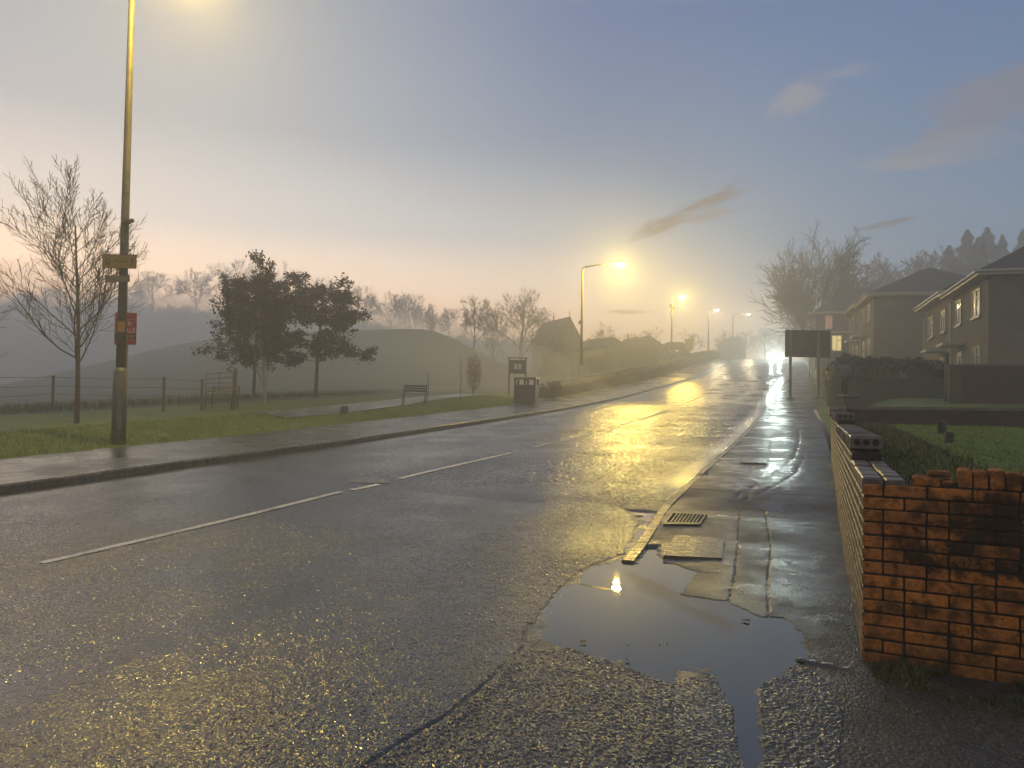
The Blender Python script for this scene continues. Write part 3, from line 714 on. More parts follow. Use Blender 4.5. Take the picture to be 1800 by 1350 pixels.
t,wd,hh=plate('small_sign_plate','small tilted grey sign plate under the direction sign','sign',186,484,227,496,yp-.02,.01,M_greysign,yaw=.15,roll=math.radians(-4))
rim(t,wd,hh,M_black,.008)
t,wd,hh=plate('warning_sticker','small amber sticker plate wrapped on lamp pole','sticker',207,564,220,584,yp+.03,.008,M_sticker); rim(t,wd,hh,M_greysign,.006)
# bracket that holds the two sign plates
t=thing('sign_bracket','dark lamp pole bracket sticking out high on the nearest pole','bracket',at(222,390,17.5)); MB().tube([(0,0,-.04),(0,0,.04)],.1,12).build('band',M_black,t); MB().box(.05,.17,-.05,.03,-.05,.02,Matrix.Rotation(-.35,4,'Y'),b=.008).build('bracket_head',M_black,t)
# for sale board behind the pole
ys=18.0
t=thing('sale_board','red estate agent SALE board on pale timber post behind lamp pole','sale board',(0,0,0)); p0=ghit(217,771)
gp=at(220,700,ys); gzz=gz(gp[0],gp[1]); t.location=(gp[0],gp[1],gzz); top=at(223,550,ys)[2]-gzz
MB().box(-.025,.025,-.022,.022,-.05,at(222,606,ys)[2]-gzz+.5,b=.004).build('post',M_wood,t)
x0=at(203,578,ys)[0]-gp[0]; x1=at(241,578,ys)[0]-gp[0]; z1=at(222,550,ys)[2]-gzz; z0=at(222,606,ys)[2]-gzz
pan=MB().box(x0,x1,-.038,-.024,z0,z1,b=.003).build('panel',M_red,t)
MB().box(x0,x1,-.040,-.0385,z0+.145,z0+.25).build('dark_band',M_dark,t)
text('lettering','SALE',.158,M_cream,Matrix.Translation((x1-.012,-.041,z0+.285))@FACE,t,.001,'RIGHT'); text('lettering','FOR',.158,M_cream,Matrix.Translation((x0+.10,-.041,z0+.44))@FACE,t,.001)
text('phone_number','75737',.10,M_cream,Matrix.Translation((x1-.03,-.041,z0+.16))@FACE,t,.001,'RIGHT')
MFP=simple('faint_print',(.36,.12,.10),.5)
for q in ((x1-.26,x1-.02,z1-.17,z1-.145),(x1-.19,x1-.03,z1-.25,z1-.225),(x1-.27,x1-.04,z0+.085,z0+.105)): MB().box(q[0],q[1],-.0395,-.0385,q[2],q[3]).build('faint_print_line',MFP,t)
# ================================================================== TREES
def nrm(v): return v/np.linalg.norm(v)
def rot(v,ax,a): return v*math.cos(a)+np.cross(ax,v)*math.sin(a)+ax*np.dot(ax,v)*(1-math.cos(a))
def grow(seed,spec):
    rng=np.random.default_rng(seed); out=[]
    def br(p,d,L,r,lv):
        n=max(3,int(L/spec['seg'][min(lv,len(spec['seg'])-1)])); P=[p];Rd=[r]; ds=[d]
        tip=r*(.28 if lv<spec['lv'] else .35)
        for i in range(n):
            wob=spec['wob'][min(lv,len(spec['wob'])-1)]
            d=nrm(d+rng.normal(0,wob,3)+np.array([0,0,spec['trop'][min(lv,len(spec['trop'])-1)]])/n)
            p=p+d*L/n; P.append(p);ds.append(d);Rd.append(r+(tip-r)*(i+1)/n)
        out.append((np.array(P),np.array(Rd),lv))
        if lv<spec['lv']:
            nc=spec['n'][lv]; az=rng.uniform(0,6.28); f0=spec['f0'][lv]
            for j in range(nc):
                f=f0+(1-f0)*(j+rng.uniform(.1,.9))/nc; k=min(int(f*n),n-1); fr=f*n-k
                q=P[k]*(1-fr)+P[k+1]*fr; dd=ds[k]; rr=Rd[k]*(1-fr)+Rd[k+1]*fr
                az+=2.4+rng.normal(0,.4); side=nrm(np.cross(dd,[.3,.2,.93]) if abs(dd[2])<.95 else np.cross(dd,[1,0,0])); side=rot(side,dd,az)
                a=spec['ang'][lv]*rng.uniform(.7,1.25); cd=nrm(rot(dd,side,a))
                br(q,cd,L*spec['lr'][lv]*rng.uniform(.7,1.15)*(1.15-spec['sh'][lv]*f),min(rr*spec['rr'][lv],rr*.85),lv+1)
    br(np.zeros(3),nrm(np.array([spec.get('lean',0.),0,1.])),spec['L'],spec['r'],0)
    return out
def tubes(polys,ks):
    V=[];Q=[];n=0
    for P,R_,lv in polys:
        k=ks[min(lv,len(ks)-1)]; d=np.gradient(P,axis=0); d/=np.linalg.norm(d,axis=1)[:,None]+1e-9
        ref=np.where(np.abs(d[:,2:3])<.9,[[0,0,1.]],[[1.,0,0]]); u=np.cross(d,ref); u/=np.linalg.norm(u,axis=1)[:,None]+1e-9; v=np.cross(d,u)
        an=np.arange(k)*2*math.pi/k
        ring=P[:,None]+(u[:,None]*np.cos(an)[None,:,None]+v[:,None]*np.sin(an)[None,:,None])*np.maximum(R_,spec_min)[:,None,None]
        m=len(P); V.append(ring.reshape(-1,3)); i=np.arange(m*k).reshape(m,k)+n
        Q.append(np.stack([i[:-1],np.roll(i,-1,1)[:-1],np.roll(i,-1,1)[1:],i[1:]],-1).reshape(-1,4)); n+=m*k
    return np.concatenate(V),np.concatenate(Q)
spec_min=.003
def leafcloud(polys,lvmin,per,size,spread,seed):
    rng=np.random.default_rng(seed); pts=[]
    for P,R_,lv in polys:
        if lv>=lvmin and (lv>lvmin or rng.random()<.62):
            if lv>lvmin and vnoise(P[:1,0]*1.0+9.7,P[:1,2]*1.0+3.1,.75,seed)[0]+.5*vnoise(P[:1,1]+5.,P[:1,2],.6,seed+2)[0]<.62: continue
            k=max(1,int(per*len(P))); ii=rng.integers(max(1,len(P)//3),len(P),k); pts.append(P[ii]+rng.normal(0,spread,(k,3)))
    pts=np.concatenate(pts); n=len(pts); a=rng.normal(0,1,(n,3)); a/=np.linalg.norm(a,axis=1)[:,None]; b_=np.cross(a,rng.normal(0,1,(n,3))); b_/=np.linalg.norm(b_,axis=1)[:,None]
    s=size*rng.uniform(.6,1.4,(n,1)); V=np.stack([pts-a*s,pts+b_*s*.55,pts+a*s,pts-b_*s*.55],1).reshape(-1,3)
    return V,np.arange(4*n).reshape(n,4)
def tree_mesh(seed,spec,leaf=None,minr=.003,mt=None,mc=None,lvt=1):
    global spec_min; spec_min=minr
    P=grow(seed,spec); zmax=max(p[0][:,2].max() for p in P)
    low=[p for p in P if p[2]<=lvt]; hi=[p for p in P if p[2]>lvt]
    V,Q=tubes(low,[8,6,4]); tm=np_mesh('trunk',V,[Q]); tm.materials.append(mt or M_bark)
    V,Q=tubes(hi,[5,4,3,3]); 
    cm=np_mesh('crown',V,[Q]); cm.materials.append(mc or M_twig); lm=None
    if leaf: V2,Q2=leafcloud(P,*leaf,seed+1); lm=np_mesh('leaves',V2,[Q2],smooth=False)
    allx=np.concatenate([p[0] for p in P]); wd=max(np.ptp(allx[:,0]),np.ptp(allx[:,1]))
    return dict(t=tm,c=cm,l=lm,h=zmax,w=wd)
def place_tree(tmp,name,label,loc,h,rz=0.,wscale=1.,group=None,leafmat=None,lean=0.,sink=.12):
    t=thing(name,label,'tree',(loc[0],loc[1],loc[2]-sink),rz,group); s=h/tmp['h']; t.scale=(s*wscale,s*wscale,s); t.rotation_euler=(0,lean,rz)
    link('trunk',tmp['t'],t); link('crown',tmp['c'],t)
    if tmp['l']:
        o=link('leaves',tmp['l'],t)
        if leafmat and not tmp['l'].materials: tmp['l'].materials.append(leafmat)
    return t
def by_px(u,vb,vt,Y):
    p=at(u,vb,Y); return p,(vb-vt)/F*Y
# young vase shaped street tree on the verge
vase=dict(L=7.4,r=.095,lv=3,seg=[.5,.22,.16,.12],wob=[.012,.075,.10,.12],trop=[.05,.75,.55,.3],n=[24,11,8],f0=[.27,.12,.12],ang=[.85,.55,.60],lr=[.56,.42,.40],sh=[.62,.35,.4],rr=[.42,.5,.55])
T_vase=tree_mesh(11,vase,minr=.0075)
p,h=by_px(135,745,268,20.99); p[2]=gz(p[0],p[1]); place_tree(T_vase,'bare_tree','young bare upright tree on the verge left of the lamp pole',p,h,.7,1.0)
T_vase2=tree_mesh(23,vase,minr=.0075)
p,h=by_px(-128,748,330,21.5); p[2]=gz(p[0],p[1]); place_tree(T_vase2,'bare_tree','bare tree mostly cut off by the left picture edge',p,h,2.1,1.05)
# broad bare trees
broad=dict(L=9.,r=.30,lv=4,seg=[1.,.8,.6,.5,.4],wob=[.05,.10,.13,.16,.2],trop=[.1,.45,.3,.2,.15],n=[9,6,6,5],f0=[.22,.2,.2,.15],ang=[.80,.65,.65,.7],lr=[.80,.60,.52,.5],sh=[.35,.35,.4,.4],rr=[.55,.5,.5,.5])
T_b1=tree_mesh(5,broad,minr=.026); T_b2=tree_mesh(9,broad,minr=.026)
fan=dict(broad,L=6.,r=.40,n=[14,8,8,7],f0=[.10,.12,.15,.12],ang=[.72,.50,.55,.6],trop=[.1,.30,.25,.2,.1],lr=[1.30,.62,.54,.52],wob=[.03,.06,.10,.14,.18],sh=[.25,.3,.4,.4])
T_fan=tree_mesh(17,fan,minr=.024)
oak=dict(broad,L=7.,ang=[1.0,.7,.7,.7],trop=[.0,.22,.2,.15,.1],lr=[.95,.6,.55,.5]); T_oak=tree_mesh(31,oak,minr=.034)
# leafy dark trees by the path
lf=dict(L=6.3,r=.085,lv=3,seg=[.5,.3,.25,.2],wob=[.02,.06,.10,.14],trop=[.05,.10,.05,.0],n=[26,6,4],f0=[.30,.2,.2],ang=[1.25,.6,.7],lr=[.33,.45,.5],sh=[.55,.35,.3],rr=[.4,.55,.6])
T_leaf=tree_mesh(41,lf,(2,7.5,.075,.10),.005); T_leaf2=tree_mesh(43,lf,(2,6.5,.072,.10),.005)
bush=dict(L=5.6,r=.10,lv=3,seg=[.5,.35,.28,.2],wob=[.03,.07,.10,.14],trop=[.05,.5,.25,.1],n=[22,7,5],f0=[.10,.3,.2],ang=[.75,.6,.7],lr=[.62,.42,.45],sh=[.45,.3,.3],rr=[.45,.55,.6])
T_bush=tree_mesh(47,bush,(2,7.5,.078,.11),.005,mt=M_pale)
p,h=by_px(466,708,443,31.5); p[2]=gz(p[0],p[1]); place_tree(T_bush,'leafy_tree','dense dark leafy tree with pale lichened trunk by the path',p,h,.4,.88,None,M_leafb)
p,h=by_px(556,693,470,38); p[2]=gz(p[0],p[1]); place_tree(T_leaf,'leafy_tree','slim dark leafy tree with layered boughs right of the dense one',p,h,1.0,1.3,None,M_leafb)
p,h=by_px(446,697,478,36); p[2]=gz(p[0],p[1]); place_tree(T_leaf2,'leafy_tree','thin stemmed dark tree half hidden behind the pale trunk',p,h,2.6,1.15,None,M_leafb)
# trees over the hill, then far ridge
def tr_(tmp,u,vb,vt,Y,label,name='bare_tree',ws=1.,lean=0.,group=None,onground_=False,rz=None):
    p,h=by_px(u,vb,vt,Y); g=gz(p[0],p[1]); h+=p[2]-g; p[2]=g
    return place_tree(tmp,name,label,p,h,random.uniform(0,6) if rz is None else rz,ws,group,None,lean)
tr_(T_oak,832,606,515,88,'leaning bare tree right of the mound crest',lean=-.32,ws=.75)
tr_(T_b2,770,603,545,84,'low bare bush tree leaning left on the mound shoulder',lean=-.5,ws=.9)
tr_(T_b1,915,640,503,92,'rounded tall bare tree between notice board and gabled house',ws=1.0)
tr_(T_b2,868,640,522,100,'narrow bare tree behind the rounded tall one',ws=.55)
tr_(T_oak,963,640,545,104,'small bare tree against the gabled house end',ws=.6)
far=[(268,540,470),(345,540,470),(418,540,448),(478,545,455),(640,560,498),(688,575,510),(720,580,508),(600,560,490),(232,535,492),(-10,540,500),(40,540,505),(90,540,498),(555,560,480),(745,590,530),(790,600,535)]
lab=['first broad bare tree right of the lamp pole on far ridge','second broad bare tree on far ridge, left of the dark leafy trees','oak like bare tree on far ridge just left of the dense leafy tree','bare tree peeping over the dense dark leafy tree','bare tree on far ridge right of the slim leafy tree','rounded bare tree beyond the mound crest','spreading bare tree at the right end of the mound crest','bare tree rising behind the slim leafy tree','small faint tree beside the lamp pole on the ridge','faint ridge tree at the left picture edge','faint low ridge tree behind the young street tree, left side','faint ridge tree touching the young street tree crown','faint tree hidden behind the two leafy trees','low faint bare tree above the mound shoulder','faint bare tree behind the leaning bare tree']
for (u,vb,vt),l in zip(far,lab): tr_([T_oak,T_b1,T_b2][random.randrange(3)],u,vb,vt,150+random.uniform(-4,10),l,ws=random.uniform(.9,1.15),group='bare trees on the far ridge')
right=[(1056,600,562,'small bare tree just right of the first lit lamp pole',100),(1140,610,568,'bare tree on the roadside bank before the second lit lamp',120),(1215,615,575,'thin bare tree behind the road sign',125),(1100,608,580,'low bare scrub tree between the two glowing lamps',112),(1310,612,572,'bare tree far up the road beneath the farthest lamp',185),(1345,612,570,'bare tree above the oncoming car',190),(1375,612,568,'bare tree beside the dark board edge',185),(1272,612,574,'rounded far tree between the two distant lamps',180)]
for u,vb,vt,l,Y in right: tr_([T_b1,T_b2][random.randrange(2)],u,vb,vt,Y,l,ws=1.1,group='bare trees up the road')
tr_(T_fan,1428,640,395,92,'huge fan shaped bare tree behind the dark board',ws=1.0,rz=.3)
for u,vt,l,ws in ((1585,436,'bare tree behind the second house roof, left one',.95),(1640,432,'bare tree behind the second house roof, right one',.9),(1545,450,'bare tree tucked behind the huge fan shaped tree',.8)): tr_(T_oak,u,560,vt,120,l,ws=ws)
# conifers
def conifer(seed,h):
    rng=np.random.default_rng(seed); V=[];n=0
    for i in range(11000):
        z=h*(.12+.88*rng.random()**.8); R_=(h-z)**.8*.62*(.35+.65*rng.random())*(.8+.25*math.sin(z*4.2+seed)); a=rng.uniform(0,6.28); c=np.array([R_*math.cos(a),R_*math.sin(a),z-.22*R_]); o=np.array([math.cos(a),math.sin(a),-.25])
        s=rng.uniform(.12,.34); w_=np.array([-math.sin(a),math.cos(a),rng.normal(0,.4)])*s*.45; V+=[c-o*s*.4-w_,c-o*s*.4+w_,c+o*s+[0,0,.1]]
    V=np.array(V); m=np_mesh('crown',V,[np.arange(len(V)).reshape(-1,3)],smooth=False); m.materials.append(M_conif)
    t=MB().tube([(0,0,-.3),(0,0,h*.6),(0,0,h*.97)],[.25,.12,.02],8).build('trunk',M_bark).data
    for o in [o for o in bpy.data.objects if o.data==t]: bpy.data.objects.remove(o)
    return dict(t=t,c=m,l=None,h=h)
T_c1=conifer(1,16.);T_c2=conifer(2,16.)
for k,(u,vt,Y,l,ws) in enumerate(((1700,402,118,'tall dark conifer behind the second house roof',1.1),(1735,398,122,'dark conifer, tallest of the group behind the houses',1.1),(1668,430,116,'shorter dark conifer at the left of the conifer group',1.15),(1762,410,124,'slim dark conifer above the nearest house eaves',.8),(1797,402,128,'dark conifer at the right picture edge',.8),(1720,415,112,'broad dark conifer filling the middle of the conifer group',1.2))):
    p,h=by_px(u,560,vt,Y); g=gz(p[0],p[1]); h+=p[2]-g; p[2]=g; place_tree((T_c1,T_c2)[k%2],'conifer_tree',l,p,h,k*1.3,ws,'conifers behind the houses')

# far woodland along the ridge: a thin misty mass of twigs and stems
rngw=np.random.default_rng(77); V=[]
for k in range(1500):
    u=rngw.uniform(-60,950); Y=150+rngw.uniform(-6,14); a_,_=ray(u,540); x=float(a_)*Y; z=gz(x,Y)-.3; h=(1.2+3.6*vnoise(np.array([u]),np.array([0.]),46,4)[0]**1.3)*rngw.uniform(.6,1.15)*(1.25 if u>520 else 1.0)
    for j in range(13):
        an=rngw.normal(0,.42); z0=z+h*rngw.uniform(0,.55); L=h*rngw.uniform(.3,.6); dx_=math.sin(an)*L; w_=.035*rngw.uniform(.7,1.3); y=Y+rngw.normal(0,.4)
        V+=[(x-w_,y,z0),(x+w_,y,z0),(x+dx_+rngw.normal(0,.25),y+rngw.normal(0,.3),z0+math.cos(an)*L)]
V=np.array(V); tag(link('far_woodland',np_mesh('far_woodland',V,[np.arange(len(V)).reshape(-1,3)],smooth=False),None,M_twig),kind='stuff')
# ================================================================== BRICK GARDEN WALLS
def bricks(b,x0,x1,y0,y1,z0,z1,rng,bl=.215,ch=.0645,j=.011,faces='xy',skipz=None,phase=0):
    """stretcher / mixed bond skin of separate bricks, local X along wall"""
    k=0; z=z0
    while z+ch<=z1+.002:
        zt=z+ch
        x=x0-(0 if k%2==0 else .11); first=True
        while x<x1-.01:
            L=bl if rng.random()>.18 else .1025
            a=max(x,x0); e=min(x+L,x1)
            if x1-e<.035: e=x1
            if e-a>.03 and (skipz is None or zt>skipz((a+e)/2)):
                d=rng.uniform(-.004,.003); q=rng.uniform(-.003,.003)
                b.box(a+.0,e-.0,y0+d,y1+rng.uniform(-.002,.001),z+q,zt+q,None,rng.random(),.006)
            x=e+j
        z=zt+j; k+=1
WR_=math.atan2(*reversed(st2xy(8.,-RPW)[0:2] if False else (0,1)))
c0=Vector((*[float(q) for q in st2xy(-2.87,-RPW)],0.)); c1=Vector((*[float(q) for q in st2xy(9.25,-RPW)],0.))
dW=(c1-c0).normalized(); nW=Vector((dW.y,-dW.x,0)); Lw=(c1-c0).length
azW=math.atan2(dW.y,dW.x)
rng=random.Random(5)
t=thing('garden_wall','long stepped old brick garden wall along the pavement',"wall",c0,azW)
b=MB(); gnd=lambda x:float(zs(-2.87+x))-.02
# side towards the pavement is local +Y (left of the run); thickness goes to -Y
secs=((0.,1.75,1.07),(1.75,2.2,1.16),(2.2,6.75,1.19),(6.75,Lw,1.34))
def skin(b,x0,x1,z1):
    k0=0; bricks(b,x0,x1,-.1025,0,.02,z1,rng,skipz=gnd)
for x0,x1,z1 in secs: skin(b,x0+.004,x1-.004,z1)
b.build('brickwork',M_brick2,t,False,'tone')
m=MB()
for x0,x1,z1 in secs: m.box(x0+.001,x1-.001,-.222,-.010,-.1,z1-.012)
m.build('mortar_core',M_mortar,t)
m=MB()
# flat double row of stretchers on the lowest section, bricks on edge on the stepped ones
x=.004
while x<1.74:
    L=min(.215,1.745-x)
    for y0,y1 in ((-.108,.004),(-.228,-.122)): m.box(x,x+L-.008,y0,y1,1.036+rng.uniform(-.003,.003),1.098+rng.uniform(-.006,.006),None,0,.008)
    x+=L+.004
for x0,x1,zt in ((1.76,6.74,1.285),(6.76,Lw-.3,1.445)):
    x=x0
    while x<x1-.03:
        dz=rng.uniform(-.007,.007); m.box(x,x+.065,-.226+rng.uniform(-.008,.008),.004+rng.uniform(-.008,.008),zt-.1025,zt+dz,None,0,.008); x+=.076
m.box(Lw-.28,Lw,-.25,.03,1.345,1.52,None,0,.01); m.build('coping',M_cope,t)
for q in (-.18,-.112,-.044): MB().tube([(1.7585,q,1.238),(1.7615,q,1.238)],.026,12).build('brick_hole_shade',M_dark,t)  # dark discs on the brick end, painted shade in place of perforations
for q in (-.18,-.112,-.044): MB().tube([(6.7585,q,1.40),(6.7615,q,1.40)],.026,12).build('brick_hole_shade',M_dark,t)  # same dark discs for hole shade on the upper step
# return wall facing the camera
nR=(nW-dW*.10).normalized(); azR=math.atan2(nR.y,nR.x)
t=thing('garden_wall','orange soot stained brick return wall facing the camera, right foreground','wall',c0+nW*.0,azR)
b=MB(); Rl=3.2
def zg(x): return .02
k=0; z=.012; rows=[]
while z<1.06:
    x=0.0 if k%2==0 else -.11; 
    while x<Rl:
        L=.215 if rng.random()>.25 else .1025
        a=max(x,0.); e=x+L
        if a==0. and e<.06: x=e+.010; continue
        top=1.075 if a<.23 else 1.03+.02*math.sin(a*3)
        if z+.065<=top+.02:
            d=rng.uniform(-.003,.004); q=rng.uniform(-.0025,.0025); b.box(a,e-.001,-.003+d,.1025,z+q,z+.0645+q,None,rng.random(),.006)
        x=e+.010
    z+=.0757; k+=1
# broken course and bricks on edge along the top
for a,e,z0,z1,y0 in ((.26,.40,1.062,1.118,.02),(.41,.47,1.062,1.105,.03),(.34,.46,1.118,1.150,.05)): b.box(a,e,y0,.21,z0,z1,None,rng.random()*.5,.012)
x=.49
while x<Rl:
    lift=.018*math.exp(-((x-.62)/.25)**2)+.0; zb=1.066; w_=.064+rng.uniform(-.002,.004)
    R_=Matrix.Translation((x,0,zb))@Matrix.Rotation(rng.uniform(-.05,.05),4,'Y'); b.box(0,w_,.004+rng.uniform(-.014,.012),.205,.0,.088+rng.uniform(-.010,.008)+lift,R_,rng.random()*.75,.009); x+=w_+.011
b.build('brickwork',M_brick,t,False,'tone')
mm=MB().box(.012,Rl,.012,.20,-.1,1.055); mm.box(.50,Rl-.01,.018,.196,1.056,1.132); mm.box(.30,.49,.03,.19,1.056,1.09); mm.build('mortar_core',M_mortar,t)
# boundary walls between the gardens
def cross_wall(name,label,s0,t0,t1,zlo,ztop0,ztop1,m_,pier=True,th=.22,capm=None):
    a=Vector((*[float(q) for q in st2xy(s0,t0)],0)); e=Vector((*[float(q) for q in st2xy(s0,t1)],0)); d=(e-a).normalized(); L=(e-a).length
    t=thing(name,label,'wall',a,math.atan2(d.y,d.x)); b=MB()
    V=[(0,0,zlo),(L,0,zlo),(L,0,ztop1),(0,0,ztop0),(0,th,zlo),(L,th,zlo),(L,th,ztop1),(0,th,ztop0)]
    b.put(V,[(0,1,2,3),(5,4,7,6),(0,4,5,1),(1,5,6,2),(2,6,7,3),(3,7,4,0)]); b.build('brickwork' if m_ is M_brickfar else 'panel',m_,t)
    c=MB(); V=[(-.03,-.03,ztop0+.002),(L+.03,-.03,ztop1+.002),(L+.03,th+.03,ztop1+.002),(-.03,th+.03,ztop0+.002)]; V+=[(x,y,z+.06) for x,y,z in V]
    c.put(V,[(3,2,1,0),(4,5,6,7),(0,1,5,4),(1,2,6,5),(2,3,7,6),(3,0,4,7)]); c.build('coping',capm or M_cope,t); return t,L
cross_wall('boundary_wall','low dark brick boundary wall at the far side of the lawn',9.3,-RPW-.3,-13.,.2,1.50,1.60,M_brickfar)
zA=at(1690,640,23.5)[2]
pA=at(1690,640,23.5); sA_,tA_=[float(q[0]) for q in xy2st(pA[0],pA[1])]
t,L=cross_wall('boundary_wall','tall reddish brick boundary wall in front of the nearest house',sA_,tA_,tA_-9,.8,zA-.06,zA-.03,M_brickfar)
MB().box(-.34,-.004,-.10,.36,.8,zA-.02,b=.006).build('end_pier',M_harld,t)
# ---- grey boarded fence with hedge behind, beyond the brick wall
pB=at(1490,668,27.); sB,tB=[float(q[0]) for q in xy2st(pB[0],pB[1])]
t,L=cross_wall('board_fence','low grey boarded garden fence below the clipped hedge',sB,tB,tB-5.6,.8,pB[2],pB[2]+.05,M_timber,th=.08,capm=M_timber)
pp=at(1664,622,24.3); g0=gz(pp[0],pp[1]); t=thing('gate_post','thin dark post standing beside the brick end pier','post',(pp[0],pp[1],g0-.1)); MB().box(-.05,.05,-.05,.05,0,pp[2]-g0+.1,b=.008).build('post',M_black,t); MB().box(-.065,.065,-.065,.065,pp[2]-g0+.101,pp[2]-g0+.14,b=.01).build('post_cap',M_black,t)
pp=at(1490,705,19.); t=thing('gate_pier','pale square gate pier just beyond the end of the garden wall','pier',(pp[0],pp[1],gz(pp[0],pp[1])-.1)); hh=at(1490,694,19.)[2]-gz(pp[0],pp[1])+.1; MB().box(-.15,.15,-.15,.15,0,hh-.07,b=.01).build('shaft',M_harlb,t); MB().box(-.2,.2,-.2,.2,hh-.068,hh,b=.02).build('cap',M_conc,t)
# ---- hedges
def hedge(label,pts,wd,zb,hs,seed,dens=900,round_=.25,name='clipped_hedge',m_=None):
    """pts: xy run; hs: heights"""
    rng=np.random.default_rng(seed); V=[];V2=[]
    P=[np.array(p,float) for p in pts]; seg=[]
    for i in range(len(P)-1):
        n=max(2,int(np.linalg.norm(P[i+1]-P[i])/.3))
        for k in range(n): f=k/n; seg.append((P[i]*(1-f)+P[i+1]*f,hs[i]*(1-f)+hs[i+1]*f))
    seg.append((P[-1],hs[-1])); K=14; X=np.zeros((len(seg),K));Y=X.copy();Z=X.copy(); lc=[]
    for i,(p,h) in enumerate(seg):
        a=seg[max(i-1,0)][0];b_=seg[min(i+1,len(seg)-1)][0]; d=(b_-a)/np.linalg.norm(b_-a); n_=np.array([d[1],-d[0]]); g=gz(p[0],p[1])+zb
        endf=min(1,.35+.65*min(i,len(seg)-1-i)/2.)
        for k in range(K):
            an=math.pi*k/(K-1); r=1+.12*rng.normal(); cx=math.copysign(abs(math.cos(an))**round_,math.cos(an)); sz=abs(math.sin(an))**round_ if 0<k<K-1 else 0
            q=p+n_*cx*wd/2*r*endf; X[i,k],Y[i,k]=q; Z[i,k]=g+h*sz*(1+.05*rng.normal())*(.7+.3*endf)-.05
    t=thing(name,label,'hedge',(0,0,0))
    grid(X,Y,Z,'inner_mass',m_ or M_hedge,None,t)
    i=rng.integers(0,len(seg)-1,dens);k=rng.integers(0,K-1,dens);f=rng.random((dens,2)); c=np.stack([X,Y,Z],-1)
    pts_=(c[i,k]*(1-f[:,:1])+c[i+1,k]*f[:,:1])*(1-f[:,1:])+(c[i,k+1]*(1-f[:,:1])+c[i+1,k+1]*f[:,:1])*f[:,1:]+rng.normal(0,.05,(dens,3))
    a=rng.normal(0,1,(dens,3));a/=np.linalg.norm(a,axis=1)[:,None];b_=np.cross(a,rng.normal(0,1,(dens,3)));b_/=np.linalg.norm(b_,axis=1)[:,None]; s=.055*rng.uniform(.6,1.6,(dens,1))
    V=np.stack([pts_-a*s,pts_+b_*s*.5,pts_+a*s,pts_-b_*s*.5],1).reshape(-1,3); me=np_mesh('leaves',V,[np.arange(4*dens).reshape(dens,4)],smooth=False); link('leaves',me,t,m_ or M_hedge)
    return t
def run(lst): return [tuple(at(u,700,Y)[:2]) for u,Y in lst]
zt=at(1560,633,29.5)
hedge('flat topped dark hedge behind the grey boarded fence',run([(1500,31),(1560,29.5),(1655,26.5)]),1.2,0,[at(1500,634,31)[2]-gz(*at(1500,634,31)[:2]),zt[2]-gz(zt[0],zt[1]),at(1655,635,26.5)[2]-gz(*at(1655,635,26.5)[:2])],3,5000)
q=at(1495,624,33); hedge('rounded dark bush rising above the boarded fence end',run([(1473,34),(1495,33),(1522,32.3)]),1.6,0,[q[2]-gz(q[0],q[1])-.35,q[2]-gz(q[0],q[1]),q[2]-gz(q[0],q[1])-.4],4,3000,.6,'round_bush')
hedge('dark hedge bordering the pavement behind the board legs',run([(1490,30),(1474,44),(1461,58),(1452,75)]),1.3,0,[1.6,1.7,1.7,1.6],5,5000)
# planting along the inside of the front wall
# ---- garden stumps
for (u,vb,vt,wpx,l,rr) in ((1668,780,761,17,'nearer short dark stump standing on the lawn',.05),(1657,763,740,15,'farther short dark stump standing on the lawn',-.12)):
    p=ghit(u,vb,4.6); Y=p.y; r=wpx/F*Y/2; h=(vb-vt)/F*Y; t=thing('tree_stump',l,'stump',p); t.rotation_euler=(0,rr,0)
    MB().tube([(0,0,-.04),(0,0,.02),(0,0,h*.6),(.004,0,h)],[r*1.25,r*1.08,r*.95,r*.9],11).build('trunk',M_black,t); MB().tube([(.004,0,h+.001),(.004,0,h+.006)],[r*.84,r*.80],11).build('cut_face',M_bark,t)
# ---- covers in the ground
def slab(name,label,cat,px,th,m_,rise=.004,grp=None,inset=.03,sub=None,steel=None):
    P=[ghit(*p) for p in px]; c=sum(P,Vector())/4; t=thing(name,label,cat,c,0,grp)
    def quad(ins,z0,z1,nm,mm):
        Q=[p-c for p in P]; Q=[q*(1-ins/q.length) for q in Q]
        b=MB(); V=[(q.x,q.y,q.z+z0) for q in Q]+[(q.x,q.y,q.z+z1) for q in Q]; b.put(V,[(3,2,1,0),(4,5,6,7),(0,1,5,4),(1,2,6,5),(2,3,7,6),(3,0,4,7)]); return b.build(nm,mm,t)
    quad(0,-.14,rise,'frame',steel or M_iron); quad(inset,rise-.001,rise+th,'lid',m_); 
    return t,P,c
slab('inspection_cover','large square concrete inspection cover set in the wet pavement','cover',[(1165,982),(1270,987),(1274,952),(1187,944)],.012,M_conc,.018,None,.012,steel=M_kerb)
slab('inspection_cover','small oblong cover halfway up the wet pavement','cover',[(1301,815),(1349,816),(1351,807),(1303,806)],.006,M_conc,.012)
slab('manhole_cover','pale oblong manhole cover in the road on the centre line','cover',[(609,850),(685,851),(684,842),(612,839)],.004,M_conc,.010,None,.02)
P=[ghit(*p) for p in ((1172,921),(1229,922),(1238,908),(1184,905))]; c=sum(P,Vector())/4
t=thing('drain_grate','slotted drain grate in the pavement edge beside the kerb','grate',c)
def bil(a,b_): 
    q=(P[0]*(1-a)+P[1]*a)*(1-b_)+(P[3]*(1-a)+P[2]*a)*b_; return q-c
